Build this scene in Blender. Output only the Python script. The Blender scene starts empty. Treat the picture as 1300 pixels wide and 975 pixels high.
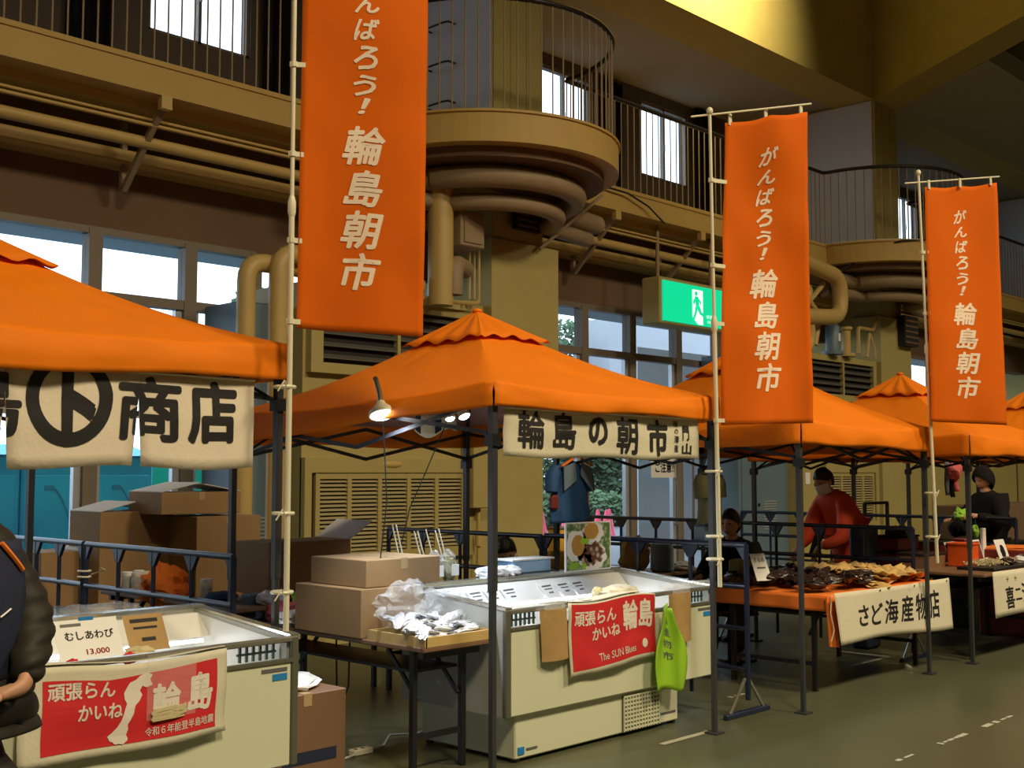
import bpy, bmesh, math, random
from mathutils import Vector, Matrix, noise
S = bpy.context.scene
COL = bpy.context.collection
V = Vector
random.seed(7)

# ------------------------------------------------------------------ camera
cd = bpy.data.cameras.new('camera'); cam = bpy.data.objects.new('camera', cd); COL.objects.link(cam)
cd.sensor_width = 36.0; cd.lens = 1500 / 1300 * 36
_a, _p = math.radians(44.0), math.radians(4.29)
_f = V((math.cos(_a) * math.cos(_p), math.sin(_a) * math.cos(_p), math.sin(_p)))
cam.location = (0, 0, 1.62); cam.rotation_euler = _f.to_track_quat('-Z', 'Y').to_euler()
cd.clip_end = 300; S.camera = cam
# ------------------------------------------------------------------ world, lights, exposure
W = bpy.data.worlds.new('overcast_sky'); S.world = W; W.use_nodes = True
_n = W.node_tree.nodes; _bg = _n['Background']
_bg.inputs['Color'].default_value = (.66, .83, 1, 1); _bg.inputs['Strength'].default_value = 3.3
def area(name, loc, target, sx, sy, power, color):
    l = bpy.data.lights.new(name, 'AREA'); l.shape = 'RECTANGLE'; l.size = sx; l.size_y = sy
    l.energy = power; l.color = color
    o = bpy.data.objects.new(name, l); COL.objects.link(o); o.location = loc
    o.rotation_euler = (V(target) - V(loc)).to_track_quat('-Z', 'Y').to_euler(); return o
WARM = (1, .82, .53)
for i, (x, y, e) in enumerate(((1, -2.6, 490), (8, -2.6, 480), (15, -2.6, 400), (23, -2.2, 320))):
    area('hall_lamp', (x, y, 9.6), (x + .3, y + 3.4, 0), 1.6, 1.6, e, WARM).data.spread = math.radians(132 if x < 12 else 118)
area('hall_lamp', (12.6, 6.4, 9.9), (12.9, 9, 8.9), .6, .6, 230, (1, .80, .38)).data.spread = math.radians(85)
S.view_settings.view_transform = 'Standard'; S.view_settings.look = 'None'
S.view_settings.exposure = 0.0; S.view_settings.gamma = 1; S.view_settings.use_curve_mapping = False

# ------------------------------------------------------------------ materials
def mat(name, col, rough=.6, metal=0, bump=0, bscale=40, var=0, vscale=6, emit=0, alpha=1, spec=.5, trans=0, stretch=None, sheen=0):
    m = bpy.data.materials.new(name); m.use_nodes = True; nt = m.node_tree; N = nt.nodes; L = nt.links
    b = N['Principled BSDF']; b.inputs['Base Color'].default_value = (*col, 1)
    b.inputs['Roughness'].default_value = rough; b.inputs['Metallic'].default_value = metal
    b.inputs['Specular IOR Level'].default_value = spec; b.inputs['Alpha'].default_value = alpha
    b.inputs['Transmission Weight'].default_value = trans
    if sheen: b.inputs['Sheen Weight'].default_value = sheen
    if emit:
        b.inputs['Emission Color'].default_value = (*col, 1); b.inputs['Emission Strength'].default_value = emit
    if var or bump:
        tc = N.new('ShaderNodeTexCoord'); src = tc.outputs['Object']
        if stretch:
            mp = N.new('ShaderNodeMapping'); mp.inputs['Scale'].default_value = stretch; L.new(src, mp.inputs['Vector']); src = mp.outputs['Vector']
    if var:
        t = N.new('ShaderNodeTexNoise'); t.inputs['Scale'].default_value = vscale; t.inputs['Detail'].default_value = 6; L.new(src, t.inputs['Vector'])
        r = N.new('ShaderNodeMix'); r.data_type = 'RGBA'
        r.inputs['A'].default_value = (*[c * (1 - var) for c in col], 1); r.inputs['B'].default_value = (*[min(1, c * (1 + var)) for c in col], 1)
        L.new(t.outputs['Fac'], r.inputs['Factor']); L.new(r.outputs['Result'], b.inputs['Base Color'])
    if bump:
        t2 = N.new('ShaderNodeTexNoise'); t2.inputs['Scale'].default_value = bscale; t2.inputs['Detail'].default_value = 4; L.new(src, t2.inputs['Vector'])
        bp = N.new('ShaderNodeBump'); bp.inputs['Strength'].default_value = bump; bp.inputs['Distance'].default_value = .02
        L.new(t2.outputs['Fac'], bp.inputs['Height']); L.new(bp.outputs['Normal'], b.inputs['Normal'])
    return m
def clear(name, tint, opacity, rough=.05, bump=0):
    m = mat(name, tint, rough, bump=bump, bscale=30); m.node_tree.nodes['Principled BSDF'].inputs['Alpha'].default_value = opacity; return m
M = dict(
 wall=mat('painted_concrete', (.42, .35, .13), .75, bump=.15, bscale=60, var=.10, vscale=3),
 panel=mat('cream_steel_panel', (.42, .35, .13), .55, var=.06, vscale=2),
 fascia=mat('ochre_fascia', (.50, .34, .10), .6, var=.08, vscale=3),
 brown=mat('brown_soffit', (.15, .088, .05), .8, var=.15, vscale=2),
 sidelit=mat('window_lit_column_side', (.60, .62, .68), .7, var=.05), slabm=mat('grey_ceiling', (.36, .34, .30), .85, var=.08, vscale=2),
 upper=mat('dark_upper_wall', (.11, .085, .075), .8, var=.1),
 roof=mat('hall_roof', (.10, .085, .05), .85, var=.1),
 pipe=mat('painted_pipe', (.52, .37, .13), .45, var=.1, vscale=5),
 pipebrown=mat('lagged_pipe', (.30, .22, .13), .6, var=.15, vscale=8, bump=.2, bscale=20),
 frame=mat('bronze_window_frame', (.20, .165, .13), .45),
 alu=mat('aluminium_frame', (.50, .53, .58), .35, metal=.4),
 glass=clear('window_glass', (.10, .13, .15), .10, .03),
 dark=mat('dark_void', (.015, .014, .014), .8),
 slat=mat('louvre_slat', (.42, .36, .19), .5),
 darkslat=mat('dark_grille_slat', (.10, .095, .08), .5),
 cabinet=mat('blue_grey_cabinet', (.13, .20, .26), .45, var=.08, vscale=3),
 floor=None,
 orange=mat('orange_tent_fabric', (.82, .20, .002), .7, bump=.3, bscale=7, var=.06, vscale=3, spec=.25),
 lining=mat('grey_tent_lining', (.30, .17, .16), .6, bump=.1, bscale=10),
 flag=mat('orange_flag_cloth', (.66, .118, .001), .85, spec=.2, var=.05, vscale=4),
 flagtext=mat('pale_flag_print', (.86, .70, .55), .7),
 tentmetal=mat('dark_grey_tent_steel', (.055, .057, .062), .4, metal=.3),
 plasticwhite=mat('cream_plastic_pole', (.74, .70, .52), .4),
 cloth=mat('unbleached_cotton', (.78, .69, .55), .85, bump=.1, bscale=60, var=.05),
 linen=mat('pale_banner_cloth', (.66, .62, .48), .85, bump=.1, bscale=60, var=.05),
 ink=mat('black_ink', (.012, .011, .012), .7), red=mat('red_print', (.62, .018, .022), .75, var=.08),
 white=mat('white_paper', (.82, .82, .80), .6), whiteprint=mat('white_print', (.80, .74, .66), .75),
 freezer=mat('cream_enamel', (.66, .68, .50), .35, var=.02), freezerin=mat('white_liner', (.80, .80, .76), .35),
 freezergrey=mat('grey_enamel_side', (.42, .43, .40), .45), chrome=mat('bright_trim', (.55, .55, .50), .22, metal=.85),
 trimdark=mat('dark_edge_trim', (.16, .16, .12), .4, metal=.4), gasket=mat('dark_green_rack', (.03, .09, .08), .4),
 navy=mat('navy_painted_steel', (.012, .020, .055), .28, spec=.7),
 black=mat('black_steel', (.012, .012, .014), .4), card=mat('cardboard', (.31, .19, .085), .8, var=.07, vscale=9),
 cardtop=mat('window_lit_cardboard', (.62, .60, .58), .75), tape=mat('packing_tape', (.45, .32, .17), .3),
 wood=mat('brown_table_top', (.20, .11, .06), .5, var=.15, vscale=4, stretch=(1, 8, 1)), traywood=mat('pale_plywood', (.58, .40, .15), .5, var=.1, vscale=4, stretch=(1, 8, 1)),
 plastic=clear('clear_plastic_film', (.90, .93, .96), .22, .18, .6), plastic2=clear('thin_clear_plastic', (.92, .94, .95), .16, .12, .4),
 fish=mat('silver_dried_fish', (.66, .68, .74), .3, metal=.3, bump=.5, bscale=25, var=.3, vscale=30),
 kraft=mat('brown_kraft_paper', (.43, .27, .10), .75, bump=.3, bscale=14, var=.08), lime=mat('lime_green_vinyl', (.32, .62, .03), .4, var=.05),
 tan=mat('dried_squid', (.66, .44, .16), .6, bump=.4, bscale=30, var=.18, vscale=14), kelp=mat('dark_dried_kelp', (.030, .018, .016), .25, bump=.5, bscale=20, var=.4, vscale=12),
 cork=mat('orange_cloth', (.85, .20, .02), .8, bump=.15, bscale=8), skin=mat('skin', (.50, .27, .17), .55, var=.06),
 hair=mat('black_hair', (.010, .008, .007), .45, bump=.4, bscale=50, stretch=(1, 1, .2)), redjacket=mat('red_orange_jacket', (.78, .075, .018), .7, bump=.25, bscale=5, var=.07),
 darkcloth=mat('black_fabric', (.010, .009, .010), .9, bump=.2, bscale=8, spec=.2), puffer=mat('olive_black_nylon', (.020, .018, .013), .62, bump=.2, bscale=14, spec=.3),
 navycloth=mat('navy_fabric', (.012, .018, .048), .7, var=.1), bluecloth=mat('blue_fabric', (.015, .075, .22), .7, bump=.2, bscale=6), greycloth=mat('grey_blue_fabric', (.14, .20, .26), .7),
 olivecloth=mat('olive_fabric', (.09, .085, .03), .75, bump=.3, bscale=6), mask=mat('white_mask', (.75, .74, .74), .8), jeans=mat('dark_trousers', (.02, .022, .03), .8),
 teal=mat('teal_plastic_cabin', (.0, .50, .74), .45, var=.05, vscale=1.5), tealdark=mat('teal_recess', (.0, .25, .38), .5), green=mat('green_sheet_fence', (.0, .55, .33), .6),
 asphalt=mat('asphalt', (.20, .21, .23), .8, var=.15, vscale=3), grass=mat('tall_grass', (.14, .24, .12), .9, var=.3, vscale=5), leaf=mat('tree_leaf', (.06, .12, .055), .8, var=.4, vscale=3), bark=mat('tree_bark', (.06, .045, .035), .9),
 cone=mat('pink_red_cone', (.95, .10, .19), .5, emit=0), concrete=mat('outdoor_concrete', (.52, .55, .60), .8, var=.08), porch=mat('porch_soffit', (.30, .37, .43), .7),
 led=mat('lit_led_face', (.88, .95, 1), .4, emit=18), tube=mat('lit_tube', (.95, .97, 1), .4, emit=5),
 exitg=mat('lit_green_exit_panel', (0, .62, .30), .5, emit=.9), exitw=mat('lit_white_exit_pictogram', (.82, 1, .9), .5, emit=.9),
 yellowcloth=mat('yellow_fabric', (.75, .42, .02), .75), bluetray=mat('blue_clear_tub', (.35, .58, .88), .3), redbox=mat('maroon_box', (.20, .025, .02), .5), pink=mat('pink_cloth', (.60, .12, .14), .7),
 green2=mat('green_rubber', (.30, .62, .05), .5), jar=clear('glass_jar', (.75, .80, .78), .5, .1), shell=mat('abalone_brown', (.55, .30, .07), .4, var=.2, vscale=10), cable=mat('black_cable', (.012, .012, .012), .5), whitecable=mat('white_cable', (.6, .58, .5), .5),
 floormark=mat('worn_white_paint', (.42, .42, .34), .8), bluelogo=mat('blue_sticker', (.02, .22, .55), .5), khaki=mat('olive_bag', (.20, .18, .05), .7), ice=mat('pale_pack', (.72, .74, .76), .3, bump=.4, bscale=30, var=.15, vscale=20),
 meat=mat('reddish_pack', (.55, .22, .14), .4, var=.4, vscale=25), logo=mat('grey_print', (.12, .12, .12), .6), ltan=mat('buff_card', (.60, .52, .30), .6), ocarton=mat('orange_crate', (.75, .10, .01), .5, var=.2, vscale=4))
def floor_mat():
    m = mat('green_hall_floor', (.088, .092, .052), .36, bump=.03, bscale=30, var=.22, vscale=.9, spec=.45); nt = m.node_tree
    return m
M['floor'] = floor_mat()
def two_tone(name, a, b_, rough, scale):
    m = mat(name, a, rough); nt = m.node_tree; t = nt.nodes.new('ShaderNodeTexVoronoi'); t.inputs['Scale'].default_value = scale
    tc = nt.nodes.new('ShaderNodeTexCoord'); nt.links.new(tc.outputs['Object'], t.inputs['Vector'])
    r = nt.nodes.new('ShaderNodeValToRGB'); r.color_ramp.elements[0].color = (*a, 1); r.color_ramp.elements[1].color = (*b_, 1)
    r.color_ramp.elements[0].position = .2; r.color_ramp.elements[1].position = .6
    nt.links.new(t.outputs['Distance'], r.inputs['Fac']); nt.links.new(r.outputs['Color'], nt.nodes['Principled BSDF'].inputs['Base Color']); return m
M['ware'] = two_tone('mixed_food_pack', (.62, .50, .40), (.12, .05, .03), .35, 26)
M['photogreen'] = two_tone('printed_greens', (.45, .50, .36), (.10, .20, .06), .4, 30)

# ------------------------------------------------------------------ geometry helpers
class MB:
    def __init__(s): s.v = []; s.f = []
    def add(s, vs, fs):
        n = len(s.v); s.v += [V(v) for v in vs]; s.f += [tuple(i + n for i in f) for f in fs]; return s
    def box(s, x0, x1, y0, y1, z0, z1):
        return s.add([(x0,y0,z0),(x1,y0,z0),(x1,y1,z0),(x0,y1,z0),(x0,y0,z1),(x1,y0,z1),(x1,y1,z1),(x0,y1,z1)],
                     [(0,3,2,1),(4,5,6,7),(0,1,5,4),(1,2,6,5),(2,3,7,6),(3,0,4,7)])
    def bev(s, x0, x1, y0, y1, z0, z1, b=.01):
        # box with chamfered edges
        vs = []; idx = {}
        X = (x0, x1); Y = (y0, y1); Z = (z0, z1)
        bm = bmesh.new(); r = bmesh.ops.create_cube(bm, size=1)
        for v in bm.verts: v.co = V(((x0+x1)/2 + v.co.x*(x1-x0), (y0+y1)/2 + v.co.y*(y1-y0), (z0+z1)/2 + v.co.z*(z1-z0)))
        bmesh.ops.bevel(bm, geom=list(bm.edges), offset=b, segments=1, affect='EDGES')
        s.bm(bm); return s
    def bm(s, bm, mtx=None):
        bm.verts.index_update()
        s.add([(mtx @ v.co) if mtx else v.co.copy() for v in bm.verts], [tuple(v.index for v in f.verts) for f in bm.faces]); bm.free(); return s
    def cyl(s, p0, p1, r, n=10, r2=None, cap=True):
        p0 = V(p0); p1 = V(p1); r2 = r if r2 is None else r2
        d = (p1 - p0).normalized(); a = d.orthogonal().normalized(); b = d.cross(a)
        vs = []
        for p, q in ((p0, r), (p1, r2)):
            for i in range(n):
                t = 2 * math.pi * i / n; vs.append(p + a * math.cos(t) * q + b * math.sin(t) * q)
        fs = [(i, (i+1) % n, n + (i+1) % n, n + i) for i in range(n)]
        if cap: fs += [tuple(range(n-1, -1, -1)), tuple(range(n, 2*n))]
        return s.add(vs, fs)
    def tube(s, pts, r, n=8, closed=False):
        pts = [V(p) for p in pts]; vs = []; fs = []; a = None; m = len(pts)
        for k, p in enumerate(pts):
            if closed: d = (pts[(k+1) % m] - pts[k-1]).normalized()
            else: d = (pts[min(k+1, m-1)] - pts[max(k-1, 0)]).normalized()
            if a is None: a = d.orthogonal().normalized()
            a = (a - d * a.dot(d)); a = a.normalized() if a.length > 1e-6 else d.orthogonal().normalized()
            b = d.cross(a); rr = r[k] if isinstance(r, (list, tuple)) else r
            for i in range(n):
                t = 2 * math.pi * i / n; vs.append(p + a * math.cos(t) * rr + b * math.sin(t) * rr)
        for k in range(m if closed else m - 1):
            for i in range(n): fs.append((k*n+i, k*n+(i+1) % n, ((k+1) % m)*n+(i+1) % n, ((k+1) % m)*n+i))
        if not closed: fs += [tuple(range(n-1, -1, -1)), tuple((m-1)*n+i for i in range(n))]
        return s.add(vs, fs)
    def bar(s, p0, p1, w, h, up=(0, 0, 1)):
        p0 = V(p0); p1 = V(p1); d = (p1 - p0).normalized(); a = d.cross(V(up))
        a = a.normalized() if a.length > 1e-4 else V((1, 0, 0)); b = a.cross(d).normalized()
        vs = [p + a * i * w / 2 + b * j * h / 2 for p in (p0, p1) for i, j in ((-1,-1),(1,-1),(1,1),(-1,1))]
        return s.add(vs, [(0,3,2,1),(4,5,6,7),(0,1,5,4),(1,2,6,5),(2,3,7,6),(3,0,4,7)])
    def lathe(s, c, prof, n=16, axis=(0, 0, 1)):
        c = V(c); ax = V(axis).normalized(); a = ax.orthogonal().normalized(); b = ax.cross(a); vs = []; m = len(prof)
        for r, z in prof:
            for i in range(n):
                t = 2 * math.pi * i / n; vs.append(c + ax * z + a * math.cos(t) * r + b * math.sin(t) * r)
        fs = [(k*n+i, k*n+(i+1) % n, (k+1)*n+(i+1) % n, (k+1)*n+i) for k in range(m-1) for i in range(n)]
        fs += [tuple(range(n-1, -1, -1)), tuple((m-1)*n+i for i in range(n))]
        return s.add(vs, fs)
    def ell(s, c, r, n=10, m=7, fn=None, rot=None):
        c = V(c); vs = []; fs = []
        for j in range(m + 1):
            ph = math.pi * j / m
            for i in range(n):
                t = 2 * math.pi * i / n; d = V((math.sin(ph) * math.cos(t), math.sin(ph) * math.sin(t), math.cos(ph)))
                k = fn(d) if fn else 1; p = V((d.x*r[0]*k, d.y*r[1]*k, d.z*r[2]*k))
                if rot: p = rot @ p
                vs.append(c + p)
        for j in range(m):
            for i in range(n): fs.append((j*n+i, (j+1)*n+i, (j+1)*n+(i+1) % n, j*n+(i+1) % n))
        return s.add(vs, fs)
    def grid(s, f, nu, nv):
        vs = [f(i / nu, j / nv) for j in range(nv + 1) for i in range(nu + 1)]
        return s.add(vs, [(j*(nu+1)+i, (j+1)*(nu+1)+i, (j+1)*(nu+1)+i+1, j*(nu+1)+i+1) for j in range(nv) for i in range(nu)])
    def prism(s, poly, d):
        n = len(poly); d = V(d); vs = [V(p) for p in poly] + [V(p) + d for p in poly]
        return s.add(vs, [tuple(range(n)), tuple(range(2*n-1, n-1, -1))] + [(i, n+i, n+(i+1) % n, (i+1) % n) for i in range(n)])
    def build(s, name, m, parent=None, smooth=False, thick=0, fix=True):
        me = bpy.data.meshes.new(name)
        org = V((0, 0, 0))
        if parent is not None: org = V(parent.get('_o', (0, 0, 0)))
        elif s.v:
            xs = [v.x for v in s.v]; ys = [v.y for v in s.v]; zs = [v.z for v in s.v]
            org = V(((min(xs)+max(xs))/2, (min(ys)+max(ys))/2, min(zs)))
        me.from_pydata([v - org for v in s.v], [], s.f); me.materials.append(m)
        if fix:
            bm = bmesh.new(); bm.from_mesh(me); bmesh.ops.remove_doubles(bm, verts=bm.verts, dist=1e-5)
            bmesh.ops.recalc_face_normals(bm, faces=bm.faces); bm.to_mesh(me); bm.free()
        if smooth:
            me.polygons.foreach_set('use_smooth', [True] * len(me.polygons))
            try: me.set_sharp_from_angle(angle=math.radians(40))
            except Exception: pass
        o = bpy.data.objects.new(name, me); COL.objects.link(o)
        if thick:
            md = o.modifiers.new('thickness', 'SOLIDIFY'); md.thickness = thick; md.offset = 0
        if parent is not None: o.parent = parent; o['_o'] = tuple(org)
        else: o.location = org; o['_o'] = tuple(org)
        return o
def tag(o, label, cat, group=None):
    o['label'] = label; o['category'] = cat
    if group: o['group'] = group
    return o
def thing(name, label, cat, loc=(0, 0, 0), group=None):
    o = bpy.data.objects.new(name, None); o.empty_display_size = .1; COL.objects.link(o); o.location = loc; o['_o'] = tuple(loc)
    return tag(o, label, cat, group)
def struct(name, mb, m, parent=None, **k):
    o = mb.build(name, m, parent, **k)
    if parent is None: o['kind'] = 'structure'
    return o
def sroot(name, loc=(0, 0, 0)):
    o = bpy.data.objects.new(name, None); COL.objects.link(o); o.location = loc; o['_o'] = tuple(loc); o['kind'] = 'structure'; return o
def dup(o, delta=(0, 0, 0), parent=None):
    c = o.copy(); COL.objects.link(c)
    if parent is None: c.location = o.location + V(delta)
    else: c.parent = parent
    for ch in list(o.children): dup(ch, parent=c)
    return c
def nz(p, s=1.0): return noise.noise(V(p) * s)

# ------------------------------------------------------------------ lettering
_tc = {}
def glyph(body, bold=0.0, shear=0.0):
    k = (body, bold, shear)
    if k in _tc: return _tc[k]
    c = bpy.data.curves.new('t', 'FONT'); c.body = body; c.shear = shear; c.resolution_u = 3
    o = bpy.data.objects.new('t', c); COL.objects.link(o); bpy.context.view_layer.update()
    me = o.to_mesh(); vs = [(v.co.x, v.co.y) for v in me.vertices]; fs = [tuple(p.vertices) for p in me.polygons]
    o.to_mesh_clear(); bpy.data.objects.remove(o); bpy.data.curves.remove(c)
    if bold:
        n0 = len(vs); V0, F0 = list(vs), list(fs); q = bold*.8
        for dx, dy in ((q, 0), (-q, 0), (0, q), (0, -q), (q*.7, q*.7), (-q*.7, q*.7), (q*.7, -q*.7), (-q*.7, -q*.7)):
            k0 = len(vs); vs += [(x+dx, y+dy) for x, y in V0]; fs += [tuple(i+k0 for i in f) for f in F0]
    xs = [v[0] for v in vs]; ys = [v[1] for v in vs]; a, b, cc, d = min(xs), max(xs), min(ys), max(ys)
    _tc[k] = ([((x-a)/(b-a), 1-(y-cc)/(d-cc)) for x, y in vs], fs, (b-a)/(d-cc)); return _tc[k]
def decal(name, surf, items, m, parent, nu=8, nv=8, eps=.004, clip=None, side=1, warp=None):
    """items: (text, u0, v0, u1, v1[, bold, shear]) or ('#', [(u,v)...]) polygons, laid on the cloth surface surf(u,v)"""
    bm = bmesh.new()
    for it in items:
        if it[0] == '#': vs, fs = it[1], [tuple(range(len(it[1])))]
        elif it[0] == '##': vs, fs = it[1], it[2]
        else:
            g, fs, _ = glyph(it[0], *(it[5:] or (0.0,))); u0, v0, u1, v1 = it[1:5]
            vs = [(u0 + x*(u1-u0), v0 + y*(v1-v0)) for x, y in g]
        bv = [bm.verts.new((x, y, 0)) for x, y in vs]
        for f in fs:
            try: bm.faces.new([bv[i] for i in f])
            except ValueError: pass
    def cut(co, no, **k): bmesh.ops.bisect_plane(bm, geom=list(bm.verts)+list(bm.edges)+list(bm.faces), plane_co=co, plane_no=no, **k)
    if clip:
        for co, no in clip: cut((*co, 0), (*no, 0), clear_outer=True)
    for i in range(1, nu): cut((i/nu, 0, 0), (1, 0, 0))
    for i in range(1, nv): cut((0, i/nv, 0), (0, 1, 0))
    e = 1e-3
    for v in bm.verts:
        u, w = v.co.x, v.co.y
        if warp: u, w = warp(u, w)
        p = surf(u, w); n = (surf(u+e, w)-surf(u-e, w)).cross(surf(u, w+e)-surf(u, w-e)).normalized()
        if n.dot(V((0, 0, 1.62)) - p) < 0: n = -n
        v.co = p + n * eps * side
    mb = MB(); mb.bm(bm); return mb.build(name, m, parent, fix=False)

# ------------------------------------------------------------------ figures
def skin_mesh(name, m, parent, pts, edges, sub=2, post=None):
    org = V(parent.get('_o', (0, 0, 0))) if parent is not None else V((0, 0, 0))
    me = bpy.data.meshes.new(name); me.from_pydata([V(p[0]) - org for p in pts], edges, [])
    o = bpy.data.objects.new(name, me); COL.objects.link(o)
    o.modifiers.new('skin', 'SKIN'); 
    for i, p in enumerate(pts):
        r = p[1] if isinstance(p[1], tuple) else (p[1], p[1])
        me.skin_vertices[0].data[i].radius = r; me.skin_vertices[0].data[i].use_root = (i == 0)
    if sub: md = o.modifiers.new('sub', 'SUBSURF'); md.levels = sub; md.render_levels = sub
    dg = bpy.context.evaluated_depsgraph_get(); dg.update()
    nm = bpy.data.meshes.new_from_object(o.evaluated_get(dg)); o.modifiers.clear(); o.data = nm; bpy.data.meshes.remove(me)
    nm.materials.clear(); nm.materials.append(m)
    nm.polygons.foreach_set('use_smooth', [True] * len(nm.polygons))
    if post:
        for v in nm.vertices: v.co = V(post(v.co + org)) - org
    if parent is not None: o.parent = parent; o['_o'] = tuple(org)
    return o
def chain(pts, edges, new, start=None):
    i0 = start
    for p in new:
        pts.append(p); j = len(pts) - 1
        if i0 is not None: edges.append((i0, j))
        i0 = j
    return i0
def hand_chains(pts, edges, wrist, dirv, palm_n, curl=.5, size=1.0, side=1, tip=None):
    """palm and five fingers grown from the wrist vertex index; dirv: along the hand, palm_n: palm normal (curl direction)"""
    d = V(dirv).normalized(); n = V(palm_n).normalized(); n = (n - d*n.dot(d)).normalized(); s = d.cross(n).normalized() * side
    w = V(pts[wrist][0]); q = size
    pts.append((w + d*.045*q, (.030*q, .018*q))); pal = len(pts)-1; edges.append((wrist, pal))
    for k, (off, ln) in enumerate(((-.030, .070), (-.010, .082), (.010, .076), (.030, .060))):
        base = w + d*.085*q + s*off*q; a = 0; p = base
        pts.append((base, .0095*q)); j = len(pts)-1; edges.append((pal, j))
        for seg in (.45, .32, .23):
            a += curl * .75; dd = d*math.cos(a) + n*math.sin(a); p = p + dd*ln*seg*q
            pts.append((p, .0080*q)); edges.append((j, len(pts)-1)); j = len(pts)-1
    p = w + d*.025*q - s*.030*q; pts.append((p, .011*q)); edges.append((pal, len(pts)-1)); j = len(pts)-1
    for seg in (.032, .026):
        dd = (d*.8 - s*.45 + n*(.3+curl*.4)).normalized(); p = p + dd*seg*q
        pts.append((p, .0088*q)); edges.append((j, len(pts)-1)); j = len(pts)-1
def head(parent, c, fwd, up=(0, 0, 1), r=.105, skin=None, mask=False, hair='short', hairmat=None):
    """a head as one shaped mesh with hair, ears, eyes and mouth as parts"""
    f = V(fwd).normalized(); u = V(up); u = (u - f*u.dot(f)).normalized(); s = u.cross(f)
    R = Matrix((s, f, u)).transposed(); c = V(c); q = r/.105
    def shp(d):
        k = 1.0
        if d.y > 0: k *= 1 - .06*d.y*abs(d.x)
        if d.z < -.1: k *= 1 - .22*min(1, (-d.z-.1)/.9)*(1-max(0, d.y)*.9)
        nose = math.exp(-((d.x/.13)**2 + ((d.z+.12)/.20)**2)) * max(0, d.y); k += .17*nose
        for e in (-1, 1): k -= .06*math.exp(-(((d.x-e*.33)/.16)**2 + ((d.z-.08)/.13)**2)) * max(0, d.y)
        k += .05*math.exp(-((d.x/.3)**2 + ((d.z+.85)/.2)**2)) * max(0, d.y)
        return k
    MB().ell(c, (.078*q, .098*q, .120*q), 28, 20, shp, R).build('head', skin or M['skin'], parent, smooth=True)
    m = MB()
    for e in (-1, 1): m.ell(c + R @ V((e*.080*q, -.005*q, -.005*q)), (.010*q, .020*q, .032*q), 8, 6, None, R)
    m.build('ear', skin or M['skin'], parent, smooth=True)
    m = MB()
    for e in (-1, 1): m.ell(c + R @ V((e*.030*q, .083*q, .012*q)), (.012*q, .008*q, .006*q), 8, 6, None, R)
    m.build('eye', M['ink'], parent, smooth=True)
    if mask:
        def mk(d): return 1
        mm = MB()
        def f2(a, b):
            th = (a-.5)*2.5; z = -.005 - .105*b; rr = 1.10 - .12*abs(b-.45)
            return c + R @ V((math.sin(th)*.083*q*rr, math.cos(th)*.106*q*rr, z*q))
        mm.grid(f2, 12, 6).build('face_mask', M['mask'], parent, smooth=True, thick=.002)
    else: MB().ell(c + R @ V((0, .090*q, -.052*q)), (.024*q, .010*q, .006*q), 8, 6, None, R).build('mouth', M['pink'], parent, smooth=True)
    hm = hairmat or M['hair']
    def hs(d):
        return 1 + .05*nz((d.x*3, d.y*3, d.z*3))
    mm = MB(); n = 26; mrows = 16; vs = []; fs = []
    for j in range(mrows+1):
        for i in range(n):
            t = 2*math.pi*i/n; back = (1 - math.sin(t))/2   # back=1 at -y
            lim = (.36 + .42*back**1.15) * math.pi if hair != 'hood' else (.33+.62*back)*math.pi
            ph = lim*j/mrows; d = V((math.sin(ph)*math.cos(t), math.sin(ph)*math.sin(t), math.cos(ph)))
            k = hs(d); rr = (.085, .105, .128) if hair != 'hood' else (.108, .125, .150)
            vs.append(c + R @ V((d.x*rr[0]*k*q, d.y*rr[1]*k*q - .006*q, d.z*rr[2]*k*q)))
    for j in range(mrows):
        for i in range(n): fs.append((j*n+i, (j+1)*n+i, (j+1)*n+(i+1) % n, j*n+(i+1) % n))
    mm.add(vs, fs).build('hair' if hair != 'hood' else 'hood', hm, parent, smooth=True, thick=.008)
    return R
# ================================================================== SETTING
struct('floor', MB().box(-8, 42, -14, 10.2, -.12, 0), M['floor'])
struct('ceiling', MB().box(-8, 42, -14, 12, 11, 11.2), M['roof'])
struct('wall_front', MB().box(-8, 42, -14.2, -14, 0, 11), M['wall'])
struct('wall_left', MB().box(-8.2, -8, -14, 12, 0, 11), M['wall'])
struct('wall_right', MB().box(42, 42.2, -14, 12, 0, 11), M['wall'])
CX = [-8.81, .11, 9.03, 17.95, 26.87, 35.8]            # left edge of each concrete column
# lower wall above the glazing, gallery slab, gallery back wall with its windows
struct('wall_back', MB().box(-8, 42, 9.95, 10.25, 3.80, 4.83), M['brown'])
slab = struct('trim_1', MB().box(-8, 42, 9.0, 11.7, 4.83, 5.10), M['fascia'])
struct('trim_2', MB().box(-8, 42, 8.985, 9.0, 5.075, 5.12), M['fascia'])
# round bays of the gallery
def half_disc(cx, z0, z1, r=1.48, cy=9.0, n=36):
    P = [(cx + r*math.cos(math.pi + math.pi*i/n), cy + r*math.sin(math.pi + math.pi*i/n), z0) for i in range(n+1)]
    return MB().prism(P, (0, 0, z1-z0))
for cx in (8.85, 17.75, 26.7):
    struct('trim_3', half_disc(cx, 4.80, 5.09), M['fascia'])
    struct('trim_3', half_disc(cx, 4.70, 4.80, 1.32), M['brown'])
    struct('trim_3', half_disc(cx, 5.09, 5.115, 1.50), M['fascia'])
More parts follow.
